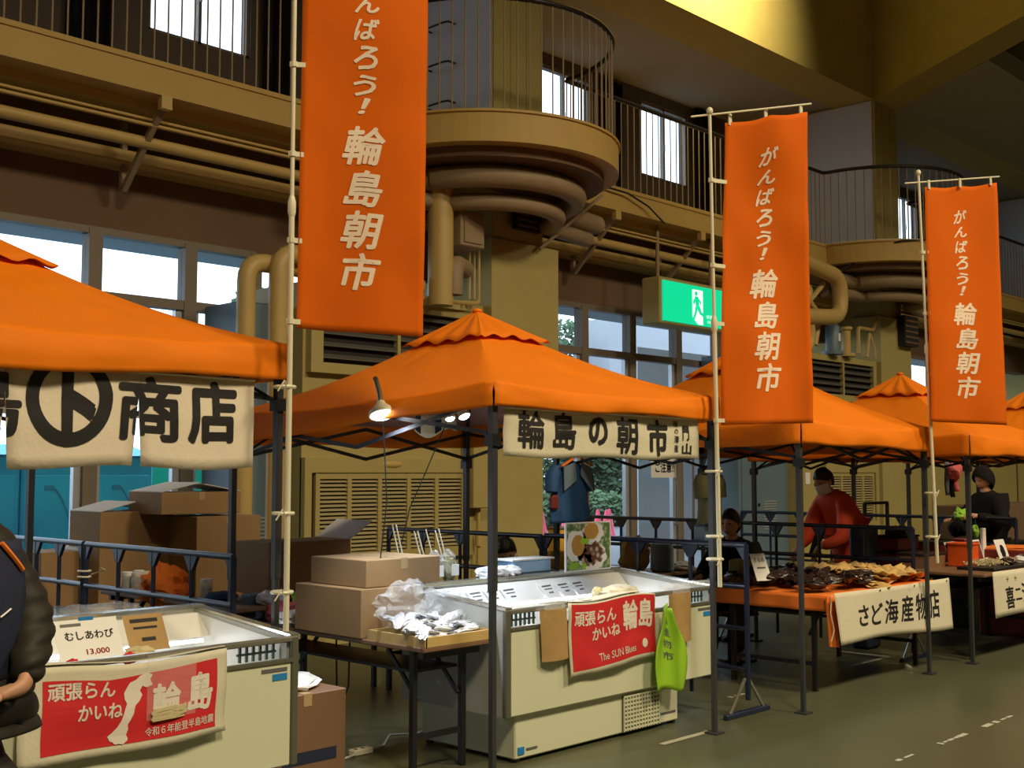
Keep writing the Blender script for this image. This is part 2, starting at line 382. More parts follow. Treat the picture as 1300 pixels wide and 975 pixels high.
# gallery wall pierced by windows
wins = [(-3.0, -1.7), (1.2, 2.45), (3.95, 5.20), (6.24, 7.53), (12.42, 13.71), (14.92, 16.20), (21.2, 22.45), (23.7, 24.95), (29, 30.2), (32, 33.2)]
Z0, Z1 = 6.41, 7.64
m = MB().box(-8, 42, 11.5, 11.7, 5.10, Z0).box(-8, 42, 11.5, 11.7, Z1, 7.85)
x = -8
for a, b in wins: m.box(x, a, 11.5, 11.7, Z0, Z1); x = b
m.box(x, 42, 11.5, 11.7, Z0, Z1)
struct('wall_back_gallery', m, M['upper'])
for k, (a, b) in enumerate(wins):
    fr = MB()
    for x0, x1 in ((a, a+.04), (b-.04, b), ((a+b)/2-.02, (a+b)/2+.02)): fr.box(x0, x1, 11.53, 11.60, Z0, Z1)
    fr.box(a, b, 11.53, 11.60, Z0, Z0+.04).box(a, b, 11.53, 11.60, Z1-.04, Z1)
    w = struct('window_%d' % (k+1), fr, M['frame'])
    MB().box(a+.04, (a+b)/2-.02, 11.56, 11.566, Z0+.04, Z1-.04).build('pane', M['glass'], w)
    MB().box((a+b)/2+.02, b-.04, 11.57, 11.576, Z0+.04, Z1-.04).build('pane', M['glass'], w)
    MB().box((a+b)/2-.012, (a+b)/2+.012, 11.51, 11.53, Z0+.5, Z0+.62).build('latch', M['alu'], w)
def curtain(x0, x1, z0, z1, y, label):
    def f(u, v): return V((x0+(x1-x0)*u, y + .035*math.sin(u*26) + .012*math.sin(u*61+v*2), z1+(z0-z1)*v))
    tag(MB().grid(f, 44, 6).build('curtain', M['darkcloth'], None, smooth=True, thick=.004), label, 'curtain')
curtain(5.28, 5.78, 5.65, 7.8, 11.4, 'dark curtain gathered left of the bright gallery window at top left')
curtain(7.66, 8.1, 5.7, 7.8, 11.4, 'dark curtain gathered right of the bright gallery window at top left')
curtain(16.3, 16.75, 5.7, 7.8, 11.4, 'dark curtain beside the gallery window left of the second orange flag')
curtain(13.8, 14.3, 5.12, 7.7, 11.4, 'dark curtain behind the round balcony railing beside the gallery window')
# gallery ceiling and main edge beam
struct('ceiling_gallery', MB().box(-8, 42, 9.7, 11.7, 7.82, 7.95), M['slabm'])
struct('trim_4', MB().box(-8, 42, 9.0, 9.75, 7.78, 11), M['wall'])
m = MB()                                                   # sloping soffit of the third bay
m.prism([(18.73, 9.0, 7.785), (18.73, 7.40, 8.25), (18.73, 7.40, 8.6), (18.73, 9.0, 8.6)], (8.14, 0, 0))
struct('trim_5', m, M['slabm'])
for i, c in enumerate(CX):
    struct('trim_6', MB().box(c, c+.79, 9.0, 11.5, 5.10, 7.80), M['wall'])          # upper column
    struct('trim_7', MB().box(c, c+.79, 9.0, 11.2, 0, 4.83), M['wall'])               # lower column
    struct('trim_8', MB().prism([(c, 9.05, 7.76), (c, -2.0, 11.2), (c, 9.05, 11.2)], (.80, 0, 0)), M['wall'])   # haunched girder
    q = MB().prism([(c-.10, 8.93, 2.75), (c-.10, 8.93, 4.16), (c+.98, 8.93, 4.16), (c+.98, 8.93, 2.75)], (0, .55, 0))
    struct('trim_9', q, M['wall'])
    struct('trim_14', MB().box(c-.02, c, 9.04, 11.48, 5.10, 7.77), M['sidelit'])  # thin added sheet; window light on the column side painted into its colour
    g = MB()                                                 # board joints on the column face
    for t in (.26, .52): g.box(c+t, c+t+.012, 8.990, 9.0, 5.1, 7.76)
    struct('trim_10', g, M['panel'])
# ladder rungs on the gallery column side
t = thing('wall_ladder', 'dark metal step rungs climbing the pale column side beside the large flag', 'ladder', (9.03, 9.75, 5.3))
for k in range(6):
    z = 5.35 + .46*k
    MB().tube([(9.03, 9.60, z), (8.90, 9.60, z), (8.88, 9.66, z), (8.88, 9.94, z), (8.90, 10.0, z), (9.03, 10.0, z)], .012, 6).build('rung', M['black'], t)
# ground floor glazing
def glazing(name, xs, idx, y=10.0):
    r = sroot(name, (xs[0], y, 0))
    for a in xs: MB().box(a-.065, a+.065, y-.07, y+.07, 0, 3.80).build('window_frame', M['frame'], r)
    for a in xs[1:]: MB().box(a-.135, a-.067, y-.03, y+.03, 0, 3.15).build('door_jamb', M['alu'], r)
    for a in xs[:-1]: MB().box(a+.067, a+.11, y-.03, y+.03, 0, 3.15).build('door_jamb', M['alu'], r)
    for z in (3.155, 3.755): MB().box(xs[0], xs[-1], y-.06, y+.06, z, z+.09 if z < 3.5 else 3.82).build('rail', M['frame'], r)
    MB().box(xs[0], xs[-1], y-.04, y+.04, 0, .12).build('rail', M['alu'], r)
    MB().box(xs[0], xs[-1], y-.04, y+.04, 2.12, 2.18).build('rail', M['alu'], r)
    for a, b in zip(xs, xs[1:]):
        for z0, z1 in ((.12, 2.12), (2.18, 3.155), (3.245, 3.755)):
            MB().box(a+.065, b-.065, y-.004, y+.002, z0, z1).build('pane', M['glass'], r)
    return r
W1 = glazing('window_11', [.90, 1.93, 2.95, 3.97, 4.93, 5.89, 6.62], 11)
W2 = glazing('window_12', [9.82, 10.6, 11.66, 12.66, 13.72, 14.75], 12)
W3 = glazing('window_13', [18.74, 19.8, 20.9, 22.0, 23.1, 24.2], 13)
glazing('window_14', [27.7, 28.7, 29.7, 30.7, 31.7, 32.7, 33.7], 14)
glazing('window_15', [-7.9, -6.9, -5.9, -4.9, -3.9, -2.9, -1.9, -.9, .1], 15)
for xx, nm in ((13.55, 1), (13.92, 2)):                       # brown pull handles of the entrance doors
    MB().tube([(xx, 9.93, .9), (xx, 9.86, .9), (xx, 9.86, 2.0), (xx, 9.93, 2.0)], .018, 6).build('door_handle', M['frame'], W2)
# machine enclosures with louvres
def enclosure(x0, x1, vx0, vx1, gx0, gx1, gz0, gz1, n, where):
    r = sroot('trim_11', (x0, 9.0, 0))
    MB().box(x0, x1, 9.06, 10.0, 0, 3.42).build('steel_casing', M['panel'], r)
    vz0, vz1 = .86, 1.56
    w = (vx1-vx0)/n
    fr = MB().box(vx0-.16, vx1+.14, 9.0, 9.08, vz1+.06, vz1+.20).box(vx0-.16, vx1+.14, 9.0, 9.08, vz0-.10, vz0).box(vx0-.16, vx0-.08, 9.0, 9.08, vz0, vz1+.06).box(vx1+.06, vx1+.14, 9.0, 9.08, vz0, vz1+.06)
    fr.build('door_frame', M['panel'], r)
    MB().box(vx0-.05, vx1+.03, 9.05, 9.062, vz0, vz1+.04).build('louvre_backing', M['dark'], r)
    for i in range(n):
        a = vx0 + w*i; f = MB().box(a-.025, a+.025, 9.013, 9.06, vz0, vz1+.062).box(a, a+w, 9.015, 9.06, vz1-.06+.06, vz1+.06)
        if i == n-1: f.box(vx1-.025, vx1+.025, 9.013, 9.06, vz0, vz1+.062)
        f.build('louvre_frame', M['panel'], r)
        s = MB(); z = vz0 + .012
        while z < vz1 - .01:
            s.prism([(a+.025, 9.052, z+.021), (a+.025, 9.02, z), (a+.025, 9.02, z+.006), (a+.025, 9.052, z+.027)], (w-.05, 0, 0)); z += .0385
        o = s.build('louvre_slats', M['slat'], r); o['kind'] = 'stuff'
    # dark air grille above
    f = MB().box(gx0-.14, gx1+.10, 8.98, 9.08, gz1+.001, gz1+.09).box(gx0-.14, gx1+.10, 8.98, 9.08, gz0-.10, gz0-.001).box(gx0-.14, gx0, 8.98, 9.08, gz0, gz1).box(gx1, gx1+.10, 8.98, 9.08, gz0, gz1)
    f.build('grille_frame', M['panel'], r)
    MB().box(gx0, gx1, 9.045, 9.062, gz0, gz1).build('grille_backing', M['dark'], r)
    k = 5; h = (gz1-gz0)/k
    for i in range(k):
        z = gz0 + h*(i+.35)
        MB().prism([(gx0, 9.045, z+.035), (gx0, 8.99, z), (gx0, 8.99, z+.014), (gx0, 9.045, z+.049)], (gx1-gx0, 0, 0)).build('grille_slat', M['darkslat'], r)
    MB().box((gx0+gx1)/2-.02, (gx0+gx1)/2+.02, 8.985, 9.05, gz0, gz1).build('grille_mullion', M['panel'], r)
    return r
enclosure(6.56, 9.03, 6.72, 8.60, 6.74, 8.62, 2.66, 3.24, 5, 'left')
enclosure(15.5, 17.95, 16.3, 17.66, 15.75, 17.68, 2.82, 3.32, 4, 'right')
struct('trim_15', MB().box(18.74, 26.8, 9.30, 9.9, 0, 2.9), M['panel'])
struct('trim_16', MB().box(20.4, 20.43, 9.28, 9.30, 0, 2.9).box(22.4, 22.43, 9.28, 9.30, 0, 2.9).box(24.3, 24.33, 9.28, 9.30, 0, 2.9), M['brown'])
# oval vent plate over the louvres
tag(MB().ell((7.62, 9.03, 1.70), (.17, .05, .045), 16, 8).build('wall_lamp', M['pipe'], None, smooth=True), 'small oval cream lamp on the yellow panel above the louvres', 'lamp')
def cabinet(x0, x1, z1, y, label, lx):
    t = thing('control_cabinet', label, 'cabinet', ((x0+x1)/2, y+.3, 0))
    MB().bev(x0, x1, y, 9.9, 0, z1, .01).build('body', M['cabinet'], t)
    MB().box(x0+.06, x1-.05, y-.012, y, .1, 1.95).build('door', M['cabinet'], t)
    s = MB()
    for k in range(12): s.box(lx, lx+.34, y-.022, y-.010, .80+k*.036, .816+k*.036)
    o = s.build('vent_slats', M['alu'], t); o['kind'] = 'stuff'
    MB().cyl((lx-.12, y-.03, 1.16), (lx-.12, y-.01, 1.16), .022, 10).build('door_knob', M['black'], t)
    return t
cabinet(6.02, 6.55, 3.2, 9.28, 'blue grey steel cabinet beside the yellow louvred wall, left of the middle tent', 6.18)
cabinet(14.2, 15.5, 3.3, 9.28, 'blue grey steel cabinet seen behind the red jacketed man', 14.8)
# --- wall service pipes under the gallery
def pipe_run(z, y, r, m, label, segs=((-8, 8.2), (10.2, 17.0), (19.2, 41))):
    for i, (a, b) in enumerate(segs):
        t = MB().cyl((a, y, z), (b, y, z), r, 12)
        o = t.build('service_pipe', M[m], None, smooth=True)
        tag(o, label + (' running left of the round balcony', ' running between the two round balconies', ' running beyond the right hand round balcony')[i], 'pipe')
pipe_run(4.66, 9.20, .014, 'pipe', 'topmost thin painted conduit under the gallery edge')
pipe_run(4.615, 9.20, .016, 'pipe', 'second thin painted conduit under the gallery edge')
pipe_run(4.50, 9.36, .055, 'pipe', 'thick painted pipe under the gallery')
struct('trim_12', MB().bev(-8, 42, 9.70, 9.97, 4.36, 4.51, .03), M['pipe'])
struct('trim_13', MB().box(-8, 42, 9.25, 9.31, 4.76, 4.83), M['pipe'])
def bracket(x, label):
    t = thing('pipe_bracket', label, 'bracket', (x, 9.3, 4.1))
    MB().bar((x, 9.02, 4.80), (x, 9.72, 4.14), .05, .05).build('brace', M['pipebrown'], t)
    MB().bar((x, 9.74, 4.80), (x, 9.74, 4.12), .05, .05).build('post', M['pipebrown'], t)
    MB().box(x-.05, x+.05, 8.995, 9.06, 4.72, 4.83).build('plate', M['pipe'], t)
bracket(5.07, 'brown triangular pipe bracket under the gallery at upper left')
bracket(13.0, 'triangular pipe bracket under the gallery above the green exit sign')
bracket(11.2, 'triangular pipe bracket between the column and the green exit sign')
bracket(22.0, 'triangular pipe bracket right of the third orange flag')
# ducts under the round balcony
def arc_duct(cx, r, z, rad, a0, a1, label, m='pipebrown', grp=None):
    P = [(cx + r*math.cos(math.radians(a0+(a1-a0)*i/20)), 9.0 + r*math.sin(math.radians(a0+(a1-a0)*i/20)), z) for i in range(21)]
    P = [(P[0][0]-.9, P[0][1]+.15, z)] + P + [(P[-1][0]+.9, P[-1][1]+.15, z)]
    tag(MB().tube(P, rad, 12).build('curved_duct', M[m], None, smooth=True), label, 'duct')
for cx, w in ((8.85, 'central'), (17.75, 'right hand')):
    arc_duct(cx, 1.02, 4.57, .115, 190, 350, 'brown lagged duct curving under the %s round balcony' % w)
    arc_duct(cx, .82, 4.36, .09, 195, 345, 'lower brown pipe curving under the %s round balcony' % w)
def elbow(pts, r, label, m='pipe', n=12):
    # polyline with rounded corners
    P = [V(p) for p in pts]; Q = [P[0]]
    for i in range(1, len(P)-1):
        a = (P[i-1]-P[i]); b = (P[i+1]-P[i]); d = min(r*2.2, a.length/2, b.length/2); a.normalize(); b.normalize()
        for k in range(6):
            t = k/5; p0 = P[i]+a*d; p1 = P[i]; p2 = P[i]+b*d
            Q.append(p0*(1-t)**2 + p1*2*t*(1-t) + p2*t*t)
    Q.append(P[-1])
    return tag(MB().tube(Q, r, n).build('bent_pipe', M[m], None, smooth=True), label, 'pipe')
elbow([(5.84, 8.92, 0), (5.84, 8.92, 3.50), (7.9, 8.92, 3.50)], .085, 'fat painted pipe with an elbow, leftmost, behind the left tent roof')
elbow([(6.10, 8.80, 0), (6.10, 8.80, 3.60), (7.6, 8.80, 3.60)], .090, 'fat painted pipe with an elbow, nearest the large flag')
elbow([(8.02, 8.75, 3.3), (8.02, 8.75, 4.72), (8.5, 8.75, 4.75)], .13, 'yellow upright duct beside the right edge of the large flag')
elbow([(8.15, 8.7, 3.42), (8.15, 8.7, 3.75), (8.5, 8.9, 3.75)], .10, 'brown return pipe low beside the large flag', 'pipebrown')
for k in range(3): elbow([(8.60+k*.07, 8.93, 3.45), (8.60+k*.07, 8.93, 3.95), (8.62+k*.07, 8.93, 4.3)], .016, 'thin conduit clipped to the column, %s of three' % ('left', 'middle', 'right')[k], n=6)
elbow([(8.74, 8.93, 3.5), (8.66, 8.86, 3.40), (8.3, 8.86, 3.38), (7.2, 8.86, 3.38)], .022, 'thin conduit bending along the top of the louvred enclosure', n=6)
t = thing('junction_box', 'brown painted junction box on the central column above the conduits', 'box', (8.3, 8.8, 3.95))
MB().bev(8.18, 8.52, 8.62, 9.0, 3.93, 4.30, .01).build('housing', M['pipebrown'], t); MB().box(8.22, 8.48, 8.605, 8.62, 3.97, 4.26).build('cover', M['pipebrown'], t)
t = thing('wall_speaker', 'dark square louvred opening on the central column under the balcony', 'vent', (9.46, 8.9, 4.3))
MB().box(9.25, 9.66, 8.86, 8.93, 4.30, 4.66).build('housing', M['dark'], t)
for k in range(5): MB().box(9.27, 9.64, 8.85, 8.86, 4.33+k*.065, 4.35+k*.065).build('slat', M['brown'], t)
t = thing('wall_speaker', 'dark square box on the right hand column under the balcony', 'vent', (18.7, 8.9, 4.2))
MB().box(18.45, 18.95, 8.80, 8.93, 3.72, 4.22).build('housing', M['dark'], t)
for k in range(5): MB().box(18.47, 18.93, 8.79, 8.80, 3.76+k*.09, 3.79+k*.09).build('slat', M['brown'], t)
tag(MB().bar((9.62, 8.86, 4.12), (10.35, 8.55, 4.80), .035, .035).build('diagonal_brace', M['pipebrown'], None), 'thin diagonal steel strut from the central column to the balcony', 'strut')
t = thing('wall_box', 'small cream box on the column behind the middle tent leg', 'box', (8.73, 8.9, 1.25))
MB().bev(8.60, 8.88, 8.86, 9.06, 1.25, 2.3, .008).build('housing', M['panel'], t)
MB().cyl((8.76, 8.95, .4), (8.76, 8.95, 1.25), .02, 8).build('conduit', M['pipe'], t); MB().cyl((8.76, 8.95, .85), (8.76, 8.95, .97), .04, 10).build('valve', M['pipe'], t)
# right hand pump piping
elbow([(14.2, 8.7, 4.75), (16.12, 8.7, 4.55), (16.12, 8.7, 3.95), (14.9, 8.7, 3.85)], .12, 'fat cream pipe looping down between the second and third flags')
elbow([(13.6, 8.9, 4.45), (15.6, 8.9, 4.35), (15.3, 8.9, 3.9)], .06, 'bent cream pipe behind the fat looping pipe')
elbow([(14.6, 8.85, 4.2), (15.2, 8.85, 4.30), (15.75, 8.85, 3.95), (15.6, 8.85, 3.5)], .05, 'thin branching cream pipe by the pump motor')
elbow([(15.05, 8.85, 3.6), (15.35, 8.85, 4.05), (15.9, 8.85, 4.45)], .04, 'diagonal cream pipe crossing the fat looping pipe')
elbow([(15.1, 8.75, 3.9), (15.3, 8.75, 3.75), (15.3, 8.75, 3.45), (15.0, 8.75, 3.35)], .085, 'short fat pipe elbow beside the second flag')
t = thing('pump_motor', 'dark cylindrical pump motor standing on the right louvred enclosure', 'motor', (16.35, 8.95, 3.42))
MB().lathe((16.36, 8.97, 3.42), [(.16, 0), (.16, .05), (.11, .05), (.11, .42), (.07, .47), (.0, .48)], 16).build('casing', M['cabinet'], t, smooth=True)
MB().box(16.33, 16.39, 8.85, 8.865, 3.62, 3.74).build('name_plate', M['white'], t)
MB().lathe((16.78, 8.97, 3.42), [(.14, 0), (.14, .05), (.07, .06), (.07, .4), (.10, .42), (.10, .46), (0, .46)], 14).build('flange', M['pipe'], t, smooth=True)
elbow([(17.1, 8.93, 3.5), (17.1, 8.93, 3.9), (17.6, 8.93, 3.9), (17.75, 8.93, 4.1)], .03, 'thin conduit loop on the right hand column', n=8)
elbow([(17.35, 8.92, 3.45), (17.45, 8.92, 3.85), (17.6, 8.92, 3.6), (17.62, 8.92, 3.45)], .025, 'thin conduit knot on the right hand column', n=8)
# hanging cable over the gallery edge
elbow([(16.3, 8.75, 4.7), (16.55, 8.3, 5.0), (16.65, 7.95, 5.09), (17.3, 7.50, 5.13), (18.0, 7.48, 5.16), (18.9, 7.9, 5.15)], .014, 'black cable lying over the edge of the right hand balcony', 'cable', 6)
elbow([(10.6, 8.95, 5.14), (10.9, 8.94, 5.06), (11.3, 8.93, 5.05), (11.7, 8.92, 4.95), (12.0, 8.9, 4.78)], .012, 'black cable hanging below the gallery edge beside the central balcony', 'cable', 6)

# --- gallery railings: every baluster is a part
def railing(path, label, step=.128):
    P = [V(p) for p in path]; t = thing('gallery_railing', label, 'railing', P[0])
    MB().tube([p + V((0, 0, 1.15)) for p in P], .028, 10).build('handrail', M['black'], t, smooth=True)
    MB().tube([p + V((0, 0, .03)) for p in P], .010, 6).build('bottom_rail', M['plasticwhite'], t)
    L = [0]
    for a, b in zip(P, P[1:]): L.append(L[-1] + (b-a).length)
    s = step/2; first = None; k = 0
    while s < L[-1]:
        i = max(j for j in range(len(P)-1) if L[j] <= s); q = P[i].lerp(P[i+1], (s-L[i])/(L[i+1]-L[i]))
        if first is None:
            first = MB().cyl((0, 0, 0), (0, 0, 1.14), .0085, 6).build('baluster', M['pipebrown'], None); first.parent = t; org = V(t['_o']); first.location = q - org; del first['_o']
            me = first.data
        else:
            o = first.copy(); COL.objects.link(o); o.parent = t; o.location = q - org
        s += step; k += 1
def arc(cx, r=1.42, n=28): return [(cx + r*math.cos(math.pi + math.pi*i/n), 9.0 + r*math.sin(math.pi + math.pi*i/n), 5.12) for i in range(n+1)]
railing([(2.6, 9.05, 5.10), (7.40, 9.05, 5.10), (7.43, 9.0, 5.10)], 'straight steel railing of the gallery at upper left')
railing([(p[0], p[1], 5.10) for p in arc(8.85)], 'curved railing of the central round balcony')
railing([(10.27, 9.0, 5.10), (10.30, 9.05, 5.10), (16.30, 9.05, 5.10), (16.33, 9.0, 5.10)], 'straight gallery railing between the two round balconies')
railing([(p[0], p[1], 5.10) for p in arc(17.75)], 'curved railing of the right hand round balcony')
railing([(19.17, 9.0, 5.10), (19.2, 9.05, 5.10), (25.2, 9.05, 5.10)], 'straight gallery railing right of the third flag', .15)
railing([(p[0], p[1], 5.10) for p in arc(26.7)], 'curved railing of the farthest round balcony', .16)

# --- exit sign
t = thing('exit_sign', 'lit green emergency exit sign with a running figure hung under the gallery', 'sign', (12.6, 9.0, 3.58))
ex0, ex1, ez0, ez1 = 12.10, 13.60, 3.56, 4.08
MB().bev(ex0-.04, ex1+.04, 9.02, 9.32, ez0-.04, ez1+.05, .02).build('housing', M['panel'], t)
MB().box(ex0, ex1, 9.0, 9.02, ez0, ez1).build('lit_face', M['exitg'], t)
for x in (ex0+.15, ex1-.15): MB().cyl((x, 9.2, ez1), (x, 9.2, 4.83), .025, 8).build('hanger', M['pipebrown'], t)
def sface(u, v): return V((ex0 + (ex1-ex0)*u, 9.0, ez1 + (ez0-ez1)*v))
decal('door_pictogram', sface, [('#', [(.42, .10), (.58, .10), (.58, .98), (.50, .98), (.42, .80)])], M['exitw'], t, 1, 1, .003)
man = [('#', [(.475 + .022*math.cos(a*.5236), .20 + .06*math.sin(a*.5236)) for a in range(12)]),
       ('#', [(.455, .27), (.505, .27), (.52, .50), (.47, .55)]), ('#', [(.505, .29), (.555, .42), (.545, .47), (.497, .36)]),
       ('#', [(.458, .30), (.425, .42), (.44, .50), (.47, .38)]), ('#', [(.47, .52), (.52, .48), (.555, .66), (.60, .70), (.59, .77), (.53, .72)]),
       ('#', [(.465, .52), (.50, .55), (.475, .74), (.44, .90), (.425, .84), (.45, .70)])]
decal('running_figure', sface, man, M['exitg'], t, 1, 1, .006)
decal('lettering', sface, [('非常口', .63, .70, .76, .80), ('EXIT', .65, .85, .74, .91)], M['exitw'], t, 1, 1, .004)
# --- paper notice on the glass door
t = MB().box(13.0, 13.62, 9.90, 9.905, 1.55, 2.02).build('paper_notice', M['white'], None); tag(t, 'white paper notice in black writing taped to the glass door', 'notice')
decal('lettering', lambda u, v: V((13.0+.62*u, 9.90, 2.02-.47*v)), [('屋根雪に', .12, .12, .88, .42, .03), ('ご注意!!', .14, .55, .86, .85, .03)], M['ink'], t, 1, 1, .003)
tag(MB().box(15.62, 15.75, 9.05, 9.055, 1.45, 1.62).build('wall_label', M['white'], None), 'tiny white label on the panel edge behind the red jacketed man', 'label')

# ================================================================== OUTSIDE THE GLASS
struct('floor_outside', MB().box(-30, 110, 10.25, 120, -.2, -.02), M['asphalt'])
struct('ceiling_porch', MB().box(-9, 45, 10.3, 13.0, 4.25, 4.45), M['porch'])
def cabin(x, y, h, label):
    t = thing('portable_cabin', label, 'cabin', (x+.45, y+.6, 0), 'row of teal cabins')
    MB().bev(x, x+.875, y, y+1.2, 0, h, .03).build('body', M['teal'], t)
    MB().bev(x+.08, x+.80, y-.03, y, .12, h-.25, .01).build('door', M['teal'], t)
    MB().box(x+.27, x+.39, y-.055, y-.03, 1.40, 1.46).build('latch', M['tealdark'], t)
    MB().tube([(x+.36+.38*k/8, y-.04, h-.4-(.9*(k/8)**1.7)) for k in range(9)], .012, 5).build('door_rib', M['tealdark'], t)
    MB().tube([(x+.12+.10*k/4, y-.04, 1.1-.28*k) for k in range(4)], .012, 5).build('door_rib', M['tealdark'], t)
    MB().prism([(x-.02, y-.05, h), (x-.02, y+.6, h+.14), (x-.02, y+1.22, h)], (.90, 0, 0)).build('roof', M['teal'], t)
for k, pl in enumerate(('leftmost, cut off by the picture edge', 'second from the left, above the fence', 'left of the white door frame behind the cartons', 'rightmost, behind the slit of the left banner')):
    cabin(4.56+.895*k-.03, 14.5, 1.84, 'teal plastic portable cabin outside, ' + pl)
t = thing('green_fence', 'bright green sheet fence outside behind the hooded person', 'fence', (11, 17, 0))
for k in range(6): MB().box(8.8+1.2*k, 9.98+1.2*k, 17, 17.05, 0, 1.85).build('panel', M['green'], t)
t = thing('teal_barrier', 'low ribbed teal barrier in front of the green fence outside', 'barrier', (8.7, 14.5, 0))
MB().bev(8.15, 9.0, 14.75, 15.0, 0, 1.30, .03).build('body', M['teal'], t)
for k in range(8): MB().box(8.2+.1*k, 8.23+.1*k, 14.72, 14.75, .15, 1.2).build('rib', M['teal'], t)
t = thing('traffic_cone', 'x', 'cone', (0, 0, 0))
proto_cone = None
cones = [((20.7, 19.0), 'pink traffic cone outside just right of the yellow column'), ((21.3, 18.8), 'short pink traffic cone outside below the hanging blue jacket'),
         ((22.75, 19.0), 'single pink traffic cone outside left of the pair'), ((22.6, 18.6), 'left pink traffic cone of the pair outside the glass'), ((23.2, 19.0), 'right pink traffic cone of the pair outside the glass')]
MB().lathe((0, 0, 0), [(.17, .03), (.15, .06), (.035, .70), (0, .71)], 14).build('cone_body', M['cone'], t, smooth=True)
MB().bev(-.2, .2, -.2, .2, 0, .035, .01).build('base', M['ink'], t)
for k, ((x, y), l) in enumerate(cones):
    o = t if k == 0 else dup(t); o.location = (x, y, .0); o['label'] = l; o['group'] = 'traffic cones outside'
# low wall, hedge and trees
tag(MB().box(31.8, 50, 26, 27, 0, 7).build('far_building', M['concrete'], None), 'pale grey building far outside behind the glass doors', 'building')
struct('wall_outside', MB().box(17, 60, 24, 24.3, 0, .55), M['concrete'])
struct('wall_porch_pier', MB().box(19.9, 23.2, 15.5, 15.8, 0, 4.3), M['concrete'])
def foliage(c, r, n, leaf=.16, seed=0):
    rn = random.Random(seed); m = MB(); c = V(c)
    for _ in range(n):
        d = V((rn.gauss(0, 1), rn.gauss(0, 1), rn.gauss(0, 1))).normalized() * (rn.random()**.4)
        k = 1 + .25*nz(d*2 + V((seed, 0, 0)))
        p = c + V((d.x*r[0], d.y*r[1], d.z*r[2]))*k; a = V((rn.gauss(0, 1), rn.gauss(0, 1), rn.gauss(0, 1))).normalized(); b = a.orthogonal().normalized(); s = leaf*(.6+rn.random()*.8)
        m.add([p-a*s, p+b*s*.5, p+a*s, p-b*s*.5], [(0, 1, 2, 3)])
    return m
def tree(x, y, h, r, label, seed):
    t = thing('tree', label, 'tree', (x, y, 0), 'trees outside the glass')
    MB().tube([(x, y, 0), (x+.1, y, h*.3), (x-.05, y+.1, h*.6), (x, y, h*.85)], [.22, .17, .12, .05], 8).build('trunk', M['bark'], t, smooth=True)
    for k in range(4): MB().tube([(x, y, h*(.4+.1*k)), (x+r*.5*math.cos(k*1.7), y+r*.5*math.sin(k*1.7), h*(.6+.09*k))], [.07, .03], 6).build('branch', M['bark'], t)
    o = foliage((x, y, h*.66), (r, r, h*.36), 5200, .15, seed).build('foliage', M['leaf'], t, fix=False); o['kind'] = 'stuff'
tree(29.3, 28.6, 7.4, 2.3, 'dark green tree outside right of the yellow column', 1)
tree(34.2, 30.2, 7.6, 2.5, 'dark green tree outside behind the traffic cones', 2)
tree(16.3, 24, 6.0, 1.7, 'green tree outside glimpsed between the fat bent pipes', 3)
o = foliage((29.3, 25.0, 1.5), (2.5, .6, 1.5), 5000, .13, 12).build('dark_bushes', M['leaf'], None, fix=False); tag(o, 'dark green bushes outside behind the tall grass', 'bushes'); o['kind'] = 'stuff'
tree(44, 33, 8, 3, 'dark green tree outside beyond the far building', 4)
o = foliage((27, 23.2, .5), (3.6, .5, .6), 5000, .12, 9).build('tall_grass', M['grass'], None, fix=False); o['kind'] = 'stuff'; tag(o, 'strip of tall green grass outside behind the cones', 'grass'); o['kind'] = 'stuff'
